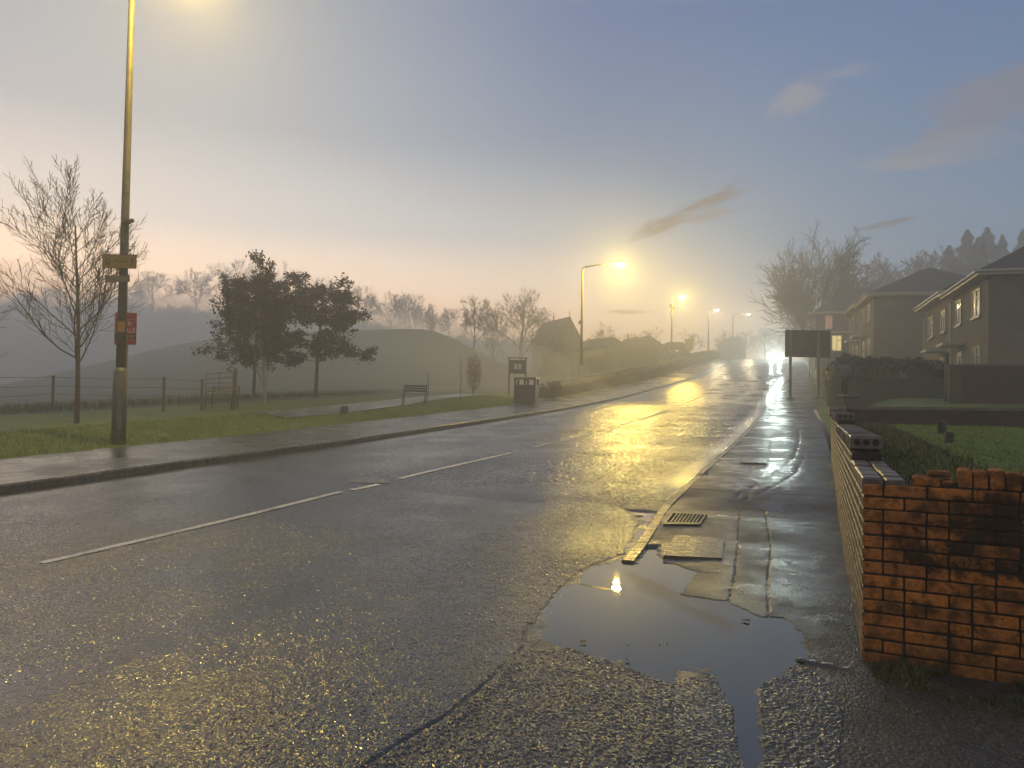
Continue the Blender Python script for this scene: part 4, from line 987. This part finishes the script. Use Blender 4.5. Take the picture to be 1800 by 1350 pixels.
def qbox(m,a0,a1,b0,b1,z0,z1):
    Q=[bil(a0,b0),bil(a1,b0),bil(a1,b1),bil(a0,b1)]; V=[(q.x,q.y,q.z+z0) for q in Q]+[(q.x,q.y,q.z+z1) for q in Q]; m.put(V,[(3,2,1,0),(4,5,6,7),(0,1,5,4),(1,2,6,5),(2,3,7,6),(3,0,4,7)])
m=MB(); qbox(m,0,1,0,1,.004,.010); m.build('pit_shade',M_dark,t)  # flat dark plate, colour standing in for the shade below the bars
m=MB()
qbox(m,-.06,1.06,-.2,0,.0,.024); qbox(m,-.06,1.06,1,1.2,.0,.024); qbox(m,-.06,0,0,1,.0,.024); qbox(m,1,1.06,0,1,.0,.024); m.build('frame',M_iron,t)
for k in range(1,9): m=MB(); qbox(m,k/9-.022,k/9+.022,0,1,.008,.022); m.build('bar',M_iron,t)
# stone edging by the wall corner, twigs, leaves and pebbles
E0=flat([(1398,1160)])[0];E1=flat([(1512,1186)])[0]
t=thing('edging_stone','thin pale edging stone between the puddle and the brick wall corner','stone',(E0[0],E0[1],.005),math.atan2(E1[1]-E0[1],E1[0]-E0[0]))
Lq=math.hypot(E1[0]-E0[0],E1[1]-E0[1]); bb=MB(); n=12
prof=[(0,.004,.004)]+[(Lq*k/n,.018+.006*random.random()+.012*k/n,.014+.008*random.random()) for k in range(1,n+1)]
V=[];Fq=[]
for x,w_,h_ in prof: 
    y=random.uniform(-.006,.006); V+=[(x,y-w_,0),(x,y-w_*.6,h_),(x,y+w_*.6,h_),(x,y+w_,0)]
for i in range(n):
    for k in range(3): Fq.append((4*i+k,4*i+k+1,4*i+k+5,4*i+k+4))
bb.put(V,Fq); bb.build('stone',M_conc,t)
def leaf(u,v,s,ang,label):
    x,y=flat([(u,v)])[0]; zz=.006; o=MB(); n=9; V=[(0,0,.006)]
    for k in range(n): a=2*math.pi*k/n; r=s*(.55+.45*abs(math.cos(a)))*(1 if k%2 else .72); V.append((r*math.cos(a),r*.7*math.sin(a),.004+.012*random.random()))
    V+=[(x_,y_,z_-.003) for x_,y_,z_ in V]; m=n+1
    o.put(V,[(0,1+k,1+(k+1)%n) for k in range(n)]+[(m,m+1+(k+1)%n,m+1+k) for k in range(n)]+[(1+k,m+1+k,m+1+(k+1)%n,1+(k+1)%n) for k in range(n)])
    t=thing('fallen_leaf',label,'leaf',(x,y,zz),ang,'fallen leaves lying on the wet ground'); o.build('blade',M_leafp,t); MB().tube([(-s*.6,0,.008),(-s*1.15,.01,.012)],.0014,5).build('stalk',M_leafp,t)
for q in ((1026,1131,.030,.3,'curled leaf lying in the left part of the puddle'),(1090,1166,.035,1.2,'pale leaf on the lower shore of the puddle'),(1104,1163,.02,2.4,'small leaf beside the pale one on the lower shore'),(1240,1182,.040,.1,'long leaf where the puddle narrows'),(1312,1093,.035,-.3,'pale leaf strip floating near the right shore'),(1338,1248,.025,.8,'dull leaf at the gravel edge of the water tongue'),(1562,1263,.03,.9,'brown leaf on the mud below the brick wall')): leaf(*q)
for u,v,r,l in ((1463,1083,.011,'bright pebble on the mud left of the brick corner'),(1489,1203,.012,'bright pebble below the edging stone'),(1500,1131,.008,'tiny pebble near the foot of the brick corner'),(1160,1131,.008,'pair of tiny pebbles in the puddle, left one'),(1173,1131,.008,'pair of tiny pebbles in the puddle, right one'),(1104,1132,.007,'tiny pebble floating beside the curled leaf')):
    x,y=flat([(u,v)])[0]; b=MB(); b.ell((0,0,0),(r,r*.8,r*.6),8,6); o=b.build('pebble',M_peb,None,True); o.location=(x,y,.010); tag(o,l,'pebble','pale pebbles on the wet ground')
x,y=flat([(765,1217)])[0]
for k,(u0,v0,u1,v1,l) in enumerate(((765,1219,842,1206,'longer dark twig across the driveway crack'),(800,1212,836,1214,'shorter dark twig beside the longer one'))):
    a=Vector((*flat([(u0,v0)])[0],.016)); e=Vector((*flat([(u1,v1)])[0],.020)); d=e-a
    tag(MB().tube([a,a+d*.4+Vector((0,.006,.004)),a+d*.75,e],[.004,.0045,.004,.0015],6).build('twig',M_bark),l,'twig')
# road litter: dark clods and leaves on tarmac
for u,v,r,l in ((752,1111,.012,'dark clod alone on the road left of the puddle'),(913,1007,.012,'dark clod on the road near the far left shore'),(1243,833,.02,'flat wet leaf clump on the road by the kerb')):
    p=ghit(u,v); b=MB(); b.ell((0,0,0),(r,r*.8,r*.7),7,5); o=b.build('mud_clod',M_post,None,True); o.location=p+Vector((0,0,.006)); tag(o,l,'clod')
# ---- grass tufts at the foot of the return wall, verge fringe, lawn
def blades(name,pts,hmin,hmax,wd,m_,seed,kind=True):
    rng=np.random.default_rng(seed); n=len(pts); a=rng.uniform(0,6.28,n); h=rng.uniform(hmin,hmax,n); l=rng.normal(0,.45,(n,2))*h[:,None]
    dx=np.stack([np.cos(a),np.sin(a),np.zeros(n)],1)*wd
    P=np.asarray(pts,float); tip=P+np.concatenate([l,h[:,None]],1); midp=P+np.concatenate([l*.35,h[:,None]*.6],1)
    V=np.stack([P-dx,P+dx,midp+dx*.7,tip,midp-dx*.7],1).reshape(-1,3); i=np.arange(n)[:,None]*5
    o=link(name,np_mesh(name,V,[i+np.array([[0,1,2,4]]),i+np.array([[4,2,3]])],smooth=False),None,m_); o['kind']='stuff'; return o
rng2=np.random.default_rng(3)
def scat(s0,s1,t0,t1,n,f=None):
    s=rng2.uniform(s0,s1,n);t_=rng2.uniform(t0,t1,n); x,y=st2xy(s,t_); 
    if f is not None: k=f(x,y); x,y,s,t_=x[k],y[k],s[k],t_[k]
    z=Hst(s,t_,x,y); return np.stack([x,y,z],1)
P=[]
for k in range(15000):
    d=rng2.uniform(.05,2.9); off=abs(rng2.normal(0,.16+.09*d))*(1 if rng2.random()<.9 else 1.6); 
    if vnoise(np.array([d]),np.array([off]),.22,3)[0]<.42: continue
    q=c0+nR*d-dW*(off+.01); P.append((q.x,q.y,.004))
blades('weeds',P,.02,.075,.0032,M_bladeD,8)
blades('grass',scat(-8,34,RW+LPW+.02,RW+LPW+3.5,52000),.03,.085,.006,M_blade,9)
blades('grass',scat(-2.6,9,-9,-RPW-.35,52000),.012,.035,.005,M_blade,10)
blades('long_grass',scat(-2.4,9,-RPW-.95,-RPW-.28,4200),.03,.09,.006,M_bladeD,13)
blades('long_grass',scat(-8,34,21,24.5,9000),.12,.38,.010,M_bladeD,12)
# ================================================================== LEFT SIDE FURNITURE
def G(u,v): return ghit(u,v)
# wire fence
t=thing('wire_fence','post and wire fence along the back of the grass verge','fence',(0,0,0))
fp=[]
for u,vb,vt in ((-300,728,655),(-103,727,657),(92,724,660),(287,721,663),(354,719,666),(410,717,656)):
    Y=26.+(.012*max(0,u-287)); p=at(u,vb,Y); g=gz(p[0],p[1]); top=at(u,vt,Y)[2]; fp.append((Vector((p[0],p[1],g)),top))
for p,top in fp: MB().tube([p-Vector((0,0,.2)),(p.x,p.y,top)],[.05,.045],8).build('post',M_post,t)
for f in (.95,.70,.46,.22):
    m=MB(); pts=[]
    for i in range(len(fp)-1):
        (p,tp),(q,tq)=fp[i],fp[i+1]
        for k in range(8):
            w_=k/8; c=p.lerp(q,w_); zt_=(p.z+(tp-p.z)*f)*(1-w_)+(q.z+(tq-q.z)*f)*w_-.03*math.sin(math.pi*w_); pts.append((c.x,c.y-.05,zt_))
    m.tube(pts,.0075,5); m.build('wire',M_post,t)
# field gate behind the near bench
gA=at(362,700,31.);gB=at(411,700,28.6); gA=Vector((gA[0],gA[1],gz(gA[0],gA[1])));gB=Vector((gB[0],gB[1],gz(gB[0],gB[1]))); d=(gB-gA); L=d.length
t=thing('field_gate','pale barred field gate standing open behind the slatted bench','gate',gA,math.atan2(d.y,d.x)); zt_=at(385,655,29.8)[2]-gA.z
for f in (.3,.5,.68,.84,1.0): MB().box(0,L,-.02,.02,zt_*f-.045,zt_*f,b=.006).build('rail',M_wood,t)
for x in (0.,L*.5,L-.05): MB().box(x,x+.06,-.036,-.021,.1,zt_+.03,b=.006).build('stile',M_post,t)
MB().tube([(L+.12,0,-.2),(L+.12,0,zt_+.12)],.055,8).build('gate_post',M_post,t)
# benches
def bench(loc,rz,label,wd=1.5,mt=None):
    t=thing('park_bench',label,'bench',loc,rz,'benches beside the path'); mt=mt or M_wood
    for x in (-wd/2,wd/2):
        b=MB(); b.tube([(x,.02,0),(x,-.02,.22),(x,.03,.42),(x,.0,.44)],.022,6).build('leg',M_black,t)
        b=MB(); b.tube([(x,.52,0),(x,.44,.25),(x,.46,.45),(x,.56,.86)],.022,6).build('leg',M_black,t)
        b=MB(); b.tube([(x,-.01,.40),(x,.06,.60),(x,.20,.66),(x,.52,.66)],.018,6).build('armrest',M_black,t)
    for k in range(4): MB().box(-wd/2+.02,wd/2-.02,.02+k*.105,.10+k*.105,.425,.45,b=.006).build('seat_slat',mt,t)
    for k in range(3):
        z=.54+k*.11; y=.475+(z-.45)*.25; MB().box(-wd/2+.02,wd/2-.02,y-.015,y+.01,z,z+.075,b=.006).build('back_slat',mt,t)
    return t
p=at(384,712,27.3); bench((p[0],p[1],gz(p[0],p[1])),-.12,'pale slatted bench in front of the open field gate',.98)
p=at(727,711,35.); bench((p[0],p[1],gz(p[0],p[1])),math.radians(196),'dark iron framed bench facing away along the path',1.0,M_black)
# stump bollard
p=at(605,727,28.3); g=gz(p[0],p[1]); t=thing('timber_bollard','short square timber bollard beside the path','bollard',(p[0],p[1],g-.05),.4); MB().box(-.12,.12,-.12,.12,0,.32,b=.02).build('post',M_post,t); MB().box(-.09,.09,-.09,.09,.321,.335,b=.006).build('top_face',M_wood,t)
# litter bin
p=at(925,709,41.5); g=gz(p[0],p[1]); wd=39/F*41.5; hh=(709-663)/F*41.5
t=thing('litter_bin','boxy double litter bin with two openings on the far pavement','bin',(p[0],p[1],g-.02),-.30); t.scale=(1,1,1)
MB().box(-wd/2,wd/2,-.35,.35,.06,hh*.72,b=.02).build('body',M_black,t); MB().box(-wd/2+.05,wd/2-.05,-.3,.3,0,.06).build('plinth',M_black,t)
for x in (-wd/2,-.05,wd/2-.1): 
    for y in (-.35,.25): MB().box(x,x+.1,y,y+.1,hh*.72,hh*.93,b=.01).build('corner_post',M_black,t)
MB().box(-wd/2-.03,wd/2+.03,-.38,.38,hh*.93,hh,b=.025).build('roof',M_iron,t)
MB().box(-wd/2+.06,wd/2-.06,-.358,-.351,hh*.2,hh*.6).build('door_panel',M_board,t)
# notice board
p=at(909,683,47.); g=gz(p[0],p[1]); wd=29/F*47; zt_=at(909,630,47.)[2]-g; zm=at(909,657,47.)[2]-g
t=thing('notice_board','timber notice board with two pale papers behind the litter bin','notice board',(p[0],p[1],g),.1)
for x in (-wd/2,wd/2): MB().box(x-.05,x+.05,-.05,.05,-.1,zt_,b=.01).build('post',M_post,t)
MB().box(-wd/2+.05,wd/2-.05,-.03,.03,zm,zt_-.1,b=.006).build('panel',M_board,t); MB().box(-wd/2-.1,wd/2+.1,-.12,.12,zt_,zt_+.06,b=.01).build('canopy',M_post,t)
for x in (-.12,.14): MB().box(x-.10,x+.10,-.036,-.031,zm+.28,zm+.60).build('paper',simple('paper',(.5,.47,.40),.8,.1),t)
# small planted shrub and saplings
def shrub(u,vb,vt,Y,w_,label,m_,seed,dens=700):
    p=at(u,vb,Y); g=gz(p[0],p[1]); h=at(u,vt,Y)[2]-g; rng=np.random.default_rng(seed); t=thing('shrub',label,'shrub',(p[0],p[1],g))
    b=MB()
    for k in range(9): a=rng.uniform(0,6.28); b.tube([(0,0,-.05),(math.cos(a)*w_*.2,math.sin(a)*w_*.2,h*.5),(math.cos(a)*w_*.42,math.sin(a)*w_*.42,h*rng.uniform(.75,1))],[.012,.009,.004],5)
    b.build('stems',M_twig,t); n=dens
    q=rng.normal(0,1,(n,3)); q/=np.linalg.norm(q,axis=1)[:,None]; q*=rng.random((n,1))**.4; P=q*[w_*.5,w_*.5,h*.45]+[0,0,h*.55]
    a=rng.normal(0,1,(n,3));a/=np.linalg.norm(a,axis=1)[:,None];b_=np.cross(a,rng.normal(0,1,(n,3)));b_/=np.linalg.norm(b_,axis=1)[:,None]; s=.05
    link('leaves',np_mesh('leaves',np.stack([P-a*s,P+b_*s*.5,P+a*s,P-b_*s*.5],1).reshape(-1,3),[np.arange(4*n).reshape(n,4)],smooth=False),t,m_)
M_redleaf=simple('russet_leaf',(.12,.035,.020),.7,.4,6)
shrub(832,690,622,46,1.0,'russet shrub standing left of the notice board',M_redleaf,2,1200); shrub(975,694,668,47,1.0,'low dark shrub between the bin and the lit lamp pole',M_hedge,3,900)
for u,vb,vt,l in ((809,700,628,'thin staked sapling right of the iron framed bench'),(752,704,655,'short thin sapling just behind the iron framed bench')):
    p=at(u,vb,40.); g=gz(p[0],p[1]); h=at(u,vt,40.)[2]-g; t=thing('sapling',l,'sapling',(p[0],p[1],g)); MB().tube([(0,0,-.1),(.03,0,h*.5),(-.02,0,h)],[.02,.014,.005],6).build('trunk',M_bark,t)
    b=MB()
    for k in range(8): a=k*2.4; z=h*(.45+.06*k); b.tube([(0,0,z),(math.cos(a)*.22,math.sin(a)*.22,z+.28)],[.008,.003],4)
    b.build('crown',M_twig,t)
# roadside hedge bank on the left beyond the bin
hedge('low reddish hedge bank along the far left pavement',[tuple(float(q) for q in st2xy(s_,RW+LPW+1.0)) for s_ in (36,46,60,80,100,125,150)],1.6,0,[.8,.9,1.1,1.3,1.5,1.6,1.6],7,9000,.6,'roadside_hedge',simple('russet_hedge',(.030,.026,.014),.8,.4,3))
hedge('dark hedge line in front of the misty gabled house',[tuple(at(u,650,Y)[:2]) for u,Y in ((960,84),(1010,90),(1080,104),(1150,114))],2.2,0,[2.6,2.8,3.0,3.0],8,7000,.6,'field_hedge')
# road sign, marker post
p=at(1211,637,105.); g=gz(p[0],p[1]); t=thing('road_sign','blank backed square road sign on one post beyond the second lit lamp','road sign',(p[0],p[1],g),0); zt_=at(1211,596,105)[2]-g; zm=at(1211,615,105)[2]-g
MB().tube([(0,.06,-.1),(0,.06,zt_-.1)],.05,8).build('post',M_galv,t); MB().box(-.55,.55,-.02,.02,zm,zt_,b=.008).build('panel',M_greysign,t)
p=at(1281,630,122); g=gz(p[0],p[1]); t=thing('marker_post','small white marker post at the left edge of the rise','marker post',(p[0],p[1],g)); MB().box(-.08,.08,-.05,.05,-.1,1.05,b=.01).build('post',M_white,t); MB().box(-.06,.06,-.056,-.051,.75,.9).build('reflector',M_red,t)
p=at(1427,664,52); g=gz(p[0],p[1]); t=thing('handrail','short bent pale handrail on the pavement under the board','handrail',(p[0],p[1],g)); zt_=max(.7,at(1427,651,52)[2]-g); MB().tube([(0,0,-.05),(0,0,zt_*.85),(.1,0,zt_),(.32,0,zt_*1.08)],.035,8).build('rail',M_white,t); MB().tube([(0,0,0),(0,0,.03)],.08,8).build('foot_plate',M_iron,t)
# dark information board on two legs
Yb=46.; pl=at(1389,697,Yb);pr_=at(1438,697,Yb)
t=thing('road_board','big dark road board seen from behind on two thick posts','board',(pl[0],pl[1],0)); dx_=pr_[0]-pl[0]; zb=at(1420,628,Yb)[2]; zt_=at(1420,580,Yb)[2]; xl=at(1381,600,Yb)[0]-pl[0]; xr=at(1461,600,Yb)[0]-pl[0]
for x in (0,dx_): MB().tube([(x,0,gz(pl[0]+x,pl[1])-.2),(x,0,zt_-.08)],.085,10).build('leg',M_galv,t); MB().box(x-.22,x+.22,-.2,.2,gz(pl[0]+x,pl[1])-.05,gz(pl[0]+x,pl[1])+.05,b=.02).build('footing',M_conc,t)
MB().box(xl,xr,.09,.13,zb,zt_,b=.008).build('panel',M_board,t)
for z in (zb+.3,zt_-.3): MB().box(xl+.05,xr-.05,.045,.088,z,z+.07).build('back_rail',M_black,t)
# ================================================================== BUILDINGS
def house(label,corner,az,Lf,Dp,zb,ze,roofh,upper,lower,wins,band=None,over=.45,split=None,doors=(),unit=None,chim=(),name='semi_detached_house',ext=3.):
    """corner: nearest front corner; local +X runs along the front away from the camera, +Y into the plot (to the right)"""
    t=thing(name,label,'house',(corner[0],corner[1],zb),az); h=ze-zb; b=MB(); bh=band if band else h*.5
    def wallbox(z0,z1,nm,mm,off): 
        MB().box(off,Lf-off,off-Dp,-off,z0,z1).build(nm,mm,t)
    wallbox(-ext,bh,'lower_wall',lower,0.0); wallbox(bh+.002,h,'upper_wall',upper,.012)
    units=unit or [(0,Lf,0.)]
    for x0,x1,dz in units:
        r=MB(); X0,X1,Y0,Y1=x0-(over if x0==0 else 0),x1+(over if x1==Lf else 0),-Dp-over,over; hw=(Y1-Y0)/2; hz=h+dz
        ra=X0+(hw*.95 if x0==0 else 0); rb=X1-(hw*.95 if x1==Lf else 0)
        V=[(X0,Y0,hz),(X1,Y0,hz),(X1,Y1,hz),(X0,Y1,hz),(ra,(Y0+Y1)/2,hz+roofh),(rb,(Y0+Y1)/2,hz+roofh)]
        r.put(V,[(0,3,2,1),(0,1,5,4),(1,2,5),(2,3,4,5),(3,0,4)]); ro=r.build('roof',M_tile,t)
        if dz: MB().box(x0+.02,x1-.02,-Dp+.02,-.02,h,hz-.01).build('upper_wall',upper,t)
        f=MB(); 
        f.box(X0,X1,Y1-.03,Y1,hz-.20,hz-.004); f.box(X0,X1,Y0,Y0+.03,hz-.20,hz-.004); f.box(X0,X0+.03,Y0+.031,Y1-.031,hz-.20,hz-.004); f.box(X1-.03,X1,Y0+.031,Y1-.031,hz-.20,hz-.004); f.box(X0+.031,X1-.031,Y0+.031,Y1-.031,hz-.19,hz-.165); f.build('fascia',M_white,ro)
        g_=MB(); g_.tube([(X0-.02,Y1+.07,hz-.05),(X1+.02,Y1+.07,hz-.05)],.06,8); g_.build('gutter',M_white,ro)
        g_=MB(); g_.tube([(X0-.07,Y0-.02,hz-.05),(X0-.07,Y1+.02,hz-.05)],.06,8); g_.build('gutter',M_white,ro)
    def window(x,z,w_,hh,face='front',lit=None):
        y=.0
        M_=Matrix.Identity(4) if face=='front' else (Matrix.Translation((0,0,0))@Matrix.Rotation(math.radians(-90),4,'Z'))
        # front wall outward normal is +Y ; side wall outward normal is -X
        if face=='front': M_=Matrix.Translation((x,0,z))
        else: M_=Matrix.Translation((0,-x,z))@Matrix.Rotation(math.radians(90),4,'Z')
        f=MB(); fw=.07
        for a0,a1,c0_,c1_ in ((-w_/2,w_/2,hh-fw,hh),(-w_/2,w_/2,0,fw),(-w_/2,-w_/2+fw,fw,hh-fw),(w_/2-fw,w_/2,fw,hh-fw),(-.03,.03,fw,hh-fw),(-w_/2+fw,-.03,hh*.66,hh*.66+.05)): f.box(a0,a1,.003,.05,c0_,c1_,M_)
        fo=f.build('window',M_white,t); MB().box(-w_/2+.02,w_/2-.02,.004,.022,.02,hh-.02,M_).build('pane',lit or M_glass,fo); MB().box(-w_/2-.08,w_/2+.08,.002,.11,-.09,-.004,M_).build('sill',M_conc,fo)
    for xd in (Lf*.5-.35,Lf-.25): MB().tube([(xd,.50,h-.12),(xd,.09,h-.45),(xd,.09,-.2)],.045,8).build('downpipe',M_white,t)
    for wn in wins: window(*wn)
    for x,canopy in doors:
        d=MB().box(x-.46,x+.46,.003,.05,0.15,2.2,b=.006).build('door',M_door,t); MB().box(x+.33,x+.37,.051,.09,1.1,1.22,b=.004).build('handle',M_black,d); MB().box(x-.3,x+.3,.051,.056,1.3,2.0).build('pane',M_glass,d)
        MB().box(x-.85,x+.85,.003,.95,2.45,2.60,b=.02).build('door_canopy',M_white,t)
        MB().box(x-.7,x+.7,.0,.9,-.3,.14,b=.01).build('doorstep',M_conc,t)
    for x in chim: c=MB().box(x-.5,x+.5,-Dp*.5-.35,-Dp*.5+.35,h+roofh*.5,h+roofh+1.1).build('chimney',lower,t)
    return t
az=math.atan2(.945,.327)
k1=at(1737,640,33.); e1=at(1737,477,33.)[2]; zb1=e1-5.3
FW=lambda xs,zl,zu:[(x,zl,1.5,1.25) for x in xs]+[(x,zu,1.5,1.25) for x in xs]
house('nearest pale grey semi detached house with hipped roof, right picture edge',k1,az,15.,8.5,zb1,e1,2.7,M_harl,M_harlb,FW((2.0,13.0),.95,3.55)+[(5.6,3.55,1.1,1.25),(9.4,3.55,1.1,1.25)],2.75,.5,None,((5.3,1),(9.7,1)),[(0,7.5,0.),(7.5,15.,.28)])
k2=at(1535,640,57.); e2=at(1535,517,57.)[2]
house('second grey house with dark hipped roof beyond the hedge',k2,az+.03,14.,9.,e2-5.3,e2,2.6,M_harl,M_harl,FW((2.2,11.8),.95,3.55)+[(5.0,3.55,1.1,1.25)],2.75,.5,None,((5.0,1),(9.2,1)),[(0,7.,0.),(7.,14.,.3)])
k3=at(1433,640,84.); e3=at(1435,549,84.)[2]
house('third far house with one orange and one yellow lit window',k3,az+.02,11.,7.5,e3-5.2,e3,2.9,M_harl,M_harld,[(1.35,3.35,.75,1.45,'side',M_wino),(2.6,3.55,1.5,1.25)],2.7,.4)
k4=at(1461,640,76.); e4=at(1465,583,76.)[2]
house('low side extension with a yellow lit window beside the dark board',k4,az+.02,5.,4.6,e4-2.6,e4,1.1,M_harld,M_harld,[(.5,.65,.95,1.6,'side',M_winy)],1.2,.3,name='house_extension')
# second far roof peeking between
# misty gabled house and bungalow roofs across the field
def gable(label,u0,u1,vt,ve,vb,Y,m_,az=0.,finial=False,name='gabled_house',dep=7.):
    a=at(u0,vb,Y);b_=at(u1,vb,Y); wd=b_[0]-a[0]; ze=at(u0,ve,Y)[2];zt_=at(u0,vt,Y)[2]; g=min(gz(a[0],Y),gz(b_[0],Y))-.5
    t=thing(name,label,'house',(a[0],Y,g),az); h=ze-g; r=zt_-g
    MB().box(0,dep,0,wd,0,h,Matrix.Rotation(0,4,'Z')).build('wall',m_,t) if False else MB().box(0,wd,0,dep,0,h).build('wall',m_,t)
    q=MB(); q.prism([(wd*.02,h+.002),(wd*.98,h+.002),(wd/2,r-.06)],Matrix.Identity(4),.25); q.build('gable',m_,t)
    R_=MB(); 
    for sgn in (0,1):
        x0=-.3 if sgn==0 else wd+.3; 
        V=[(x0,-.3,h-.15),(wd/2,-.3,r),(wd/2,dep+.3,r),(x0,dep+.3,h-.15)]; V+=[(x,y,z+.14) for x,y,z in V]; R_.put(V,[(0,1,2,3),(7,6,5,4),(0,4,5,1),(1,5,6,2),(2,6,7,3),(3,7,4,0)])
    R_.build('roof',M_tile,t)
    f=MB().box(wd*.35,wd*.65,-.03,-.002,h*.35,h*.75).build('window',M_white,t); MB().box(wd*.37,wd*.63,-.036,-.031,h*.38,h*.72).build('pane',M_glass,f)
    if finial: MB().tube([(wd/2,-.2,r+.1),(wd/2,-.2,r+1.1)],[.09,.03],6).build('finial',M_galv,t)
gable('misty gabled house with a small finial left of the first lit lamp pole',978,1024,557,598,640,104,M_harld,.35,True,dep=9.)
gable('low hip roofed bungalow hidden in mist between the lamps',1052,1112,592,606,640,118,M_harld,.5,name='bungalow')
gable('low misty bungalow left of the second lit lamp pole',1118,1170,590,604,640,128,M_harld,.4,name='bungalow')
gable('distant pale cottage in the trees up the road',1285,1312,592,603,625,185,M_harlb,.2,name='cottage')
# distant lit windows of a cottage beside the second lamp
p=at(1186,622,128); g=gz(p[0],p[1]); t=thing('cottage','far dark cottage with tiny lit windows behind the second lamp pole','cottage',(p[0],p[1]+1,g-.5)); h=at(1190,606,128)[2]-g+.5
MB().box(-2.2,2.6,0,5,0,h-.9).build('wall',M_harld,t); q=MB(); q.prism([(-2.5,h-.898),(2.9,h-.898),(1.4,h+.5),(-1.,h+.5)],Matrix.Translation((0,-.3,0)),5.6); q.build('roof',M_tile,t)
for u,v,w_,hh in ((1188.5,613,.36,.5),(1193,614,.36,.5),(1181.5,617,.22,.35)):
    q=at(u,v,128); f=MB().box(q[0]-p[0]-w_/2-.06,q[0]-p[0]+w_/2+.06,-.03,-.002,q[2]-g+.5-hh/2-.06,q[2]-g+.5+hh/2+.06).build('window',M_white,t); MB().box(q[0]-p[0]-w_/2,q[0]-p[0]+w_/2,-.05,-.031,q[2]-g+.5-hh/2,q[2]-g+.5+hh/2).build('pane',M_wins,f)
# ================================================================== ONCOMING CAR
Yc=126.; p=at(1363.5,631,Yc); s_,t_=[float(q[0]) for q in xy2st(p[0],p[1])]; hd=float(np.interp(s_,SS,HH)); g=float(zs(s_))
t=thing('oncoming_car','oncoming car with bright greenish white headlights on the crest','car',(p[0],p[1],g),-hd)   # local -Y points down the road to the camera
t.rotation_euler=(math.atan2(float(zs(s_+2)-zs(s_-2)),4.),0,-hd)
def section(y,pts): return [(x,y,z) for x,z in pts]
W_=.86; prof=[(-2.05,.32,.60,.80),(-1.95,.25,.74,.84),(-1.0,.22,.92,.86),(-.55,.22,.98,.86),(.25,.22,1.0,.86),(1.6,.22,1.0,.86),(2.0,.25,.95,.84),(2.1,.35,.8,.8)]
b=MB(); V=[];Fq=[]
for y,z0,z1,w_ in prof: V+=[(-w_*.92,y,z0),(-w_,y,(z0+z1)/2),(-w_*.93,y,z1),(w_*.93,y,z1),(w_,y,(z0+z1)/2),(w_*.92,y,z0)]
for i in range(len(prof)-1):
    for k in range(6): Fq.append((i*6+k,i*6+(k+1)%6,i*6+6+(k+1)%6,i*6+6+k))
Fq+=[tuple(range(6)),tuple(42+k for k in range(6))]; b.put(V,Fq); b.build('body',M_car,t,True)
b=MB(); cab=[(-.75,.985,.78),(-.15,1.43,.62),(1.0,1.46,.62),(1.75,1.02,.76)]; V=[];Fq=[]
for y,z,w_ in cab: V+=[(-w_,y,z),(w_,y,z)]
V+=[(-.78,-.75,.97),(.78,-.75,.97),(.78,1.75,.97),(-.78,1.75,.97)]
b.put(V,[(0,1,3,2),(2,3,5,4),(4,5,7,6),(0,2,4,6),(1,7,5,3)]); b.build('cabin_glass',M_glass,t); MB().box(-.6,.6,-.12,.98,1.445,1.49,b=.02).build('roof_panel',M_car,t)
for x in (-.76,.76):
    for y in (-1.3,1.35): w_=MB().tube([(x-.1,y,.31),(x+.1,y,.31)],.31,16).build('wheel',M_tyre,t); MB().tube([(x-.105,y,.31),(x+.105,y,.31)],.18,12).build('rim',M_galv,w_)
for x in (-.62,.62): MB().ell((x,-2.0,.66),(.17,.12,.13),12,8).build('headlight',M_head,t,True)
MB().box(-.45,.45,-2.09,-2.04,.40,.54,b=.01).build('grille',M_black,t); MB().box(-.26,.26,-2.11,-2.091,.42,.52).build('number_plate',M_white,t)
for x in (-.62,.62):
    li=bpy.data.lights.new('headlight_beam','SPOT'); li.energy=6500; li.color=(.80,1.0,.92); li.spot_size=math.radians(70); li.spot_blend=.9; li.shadow_soft_size=.1
    lo=bpy.data.objects.new('headlight_beam',li); C.objects.link(lo); lo.parent=t; lo.location=(x,-2.25,.66); lo.rotation_euler=(math.radians(90-1.0),0,math.radians(180))
# ================================================================== HAZE
hb=MB(); hb.box(-350,350,-100,350,-4.4,33); ho=hb.build('haze',None); ho['kind']='stuff'
hm=bpy.data.materials.new('mist'); hm.use_nodes=True; ht=NT(hm.node_tree)
pv=ht.add('ShaderNodeVolumePrincipled'); pv.inputs['Color'].default_value=(.96,.96,.96,1); pv.inputs['Density'].default_value=.0068; pv.inputs['Anisotropy'].default_value=.55
oo=ht.add('ShaderNodeOutputMaterial'); ht.l.new(pv.outputs[0],oo.inputs['Volume']); ho.data.materials.append(hm)
# low fog bank lying in the hollow behind the mound
fb=MB(); fb.ell((0,0,0),(1,1,1),40,20); fo=fb.build('fog_bank',None,None,True); fo['kind']='stuff'; fo.location=(-62,121,3.0); fo.scale=(84,33,14.5)
fm=bpy.data.materials.new('fog'); fm.use_nodes=True; ft=NT(fm.node_tree); pv=ft.add('ShaderNodeVolumePrincipled'); pv.inputs['Color'].default_value=(.96,.96,.96,1); pv.inputs['Density'].default_value=.024; pv.inputs['Anisotropy'].default_value=.4
oo=ft.add('ShaderNodeOutputMaterial'); ft.l.new(pv.outputs[0],oo.inputs['Volume']); fo.data.materials.append(fm)
fb=MB(); fb.ell((0,0,0),(1,1,1),40,20); fo=fb.build('fog_bank',None,None,True); fo['kind']='stuff'; fo.location=(-44,54,1.2); fo.scale=(52,22,9.5)
fm2=fm.copy(); fm2.name='thin_fog'; [n for n in fm2.node_tree.nodes if n.type=='PRINCIPLED_VOLUME'][0].inputs['Density'].default_value=.014; fo.data.materials.append(fm2)
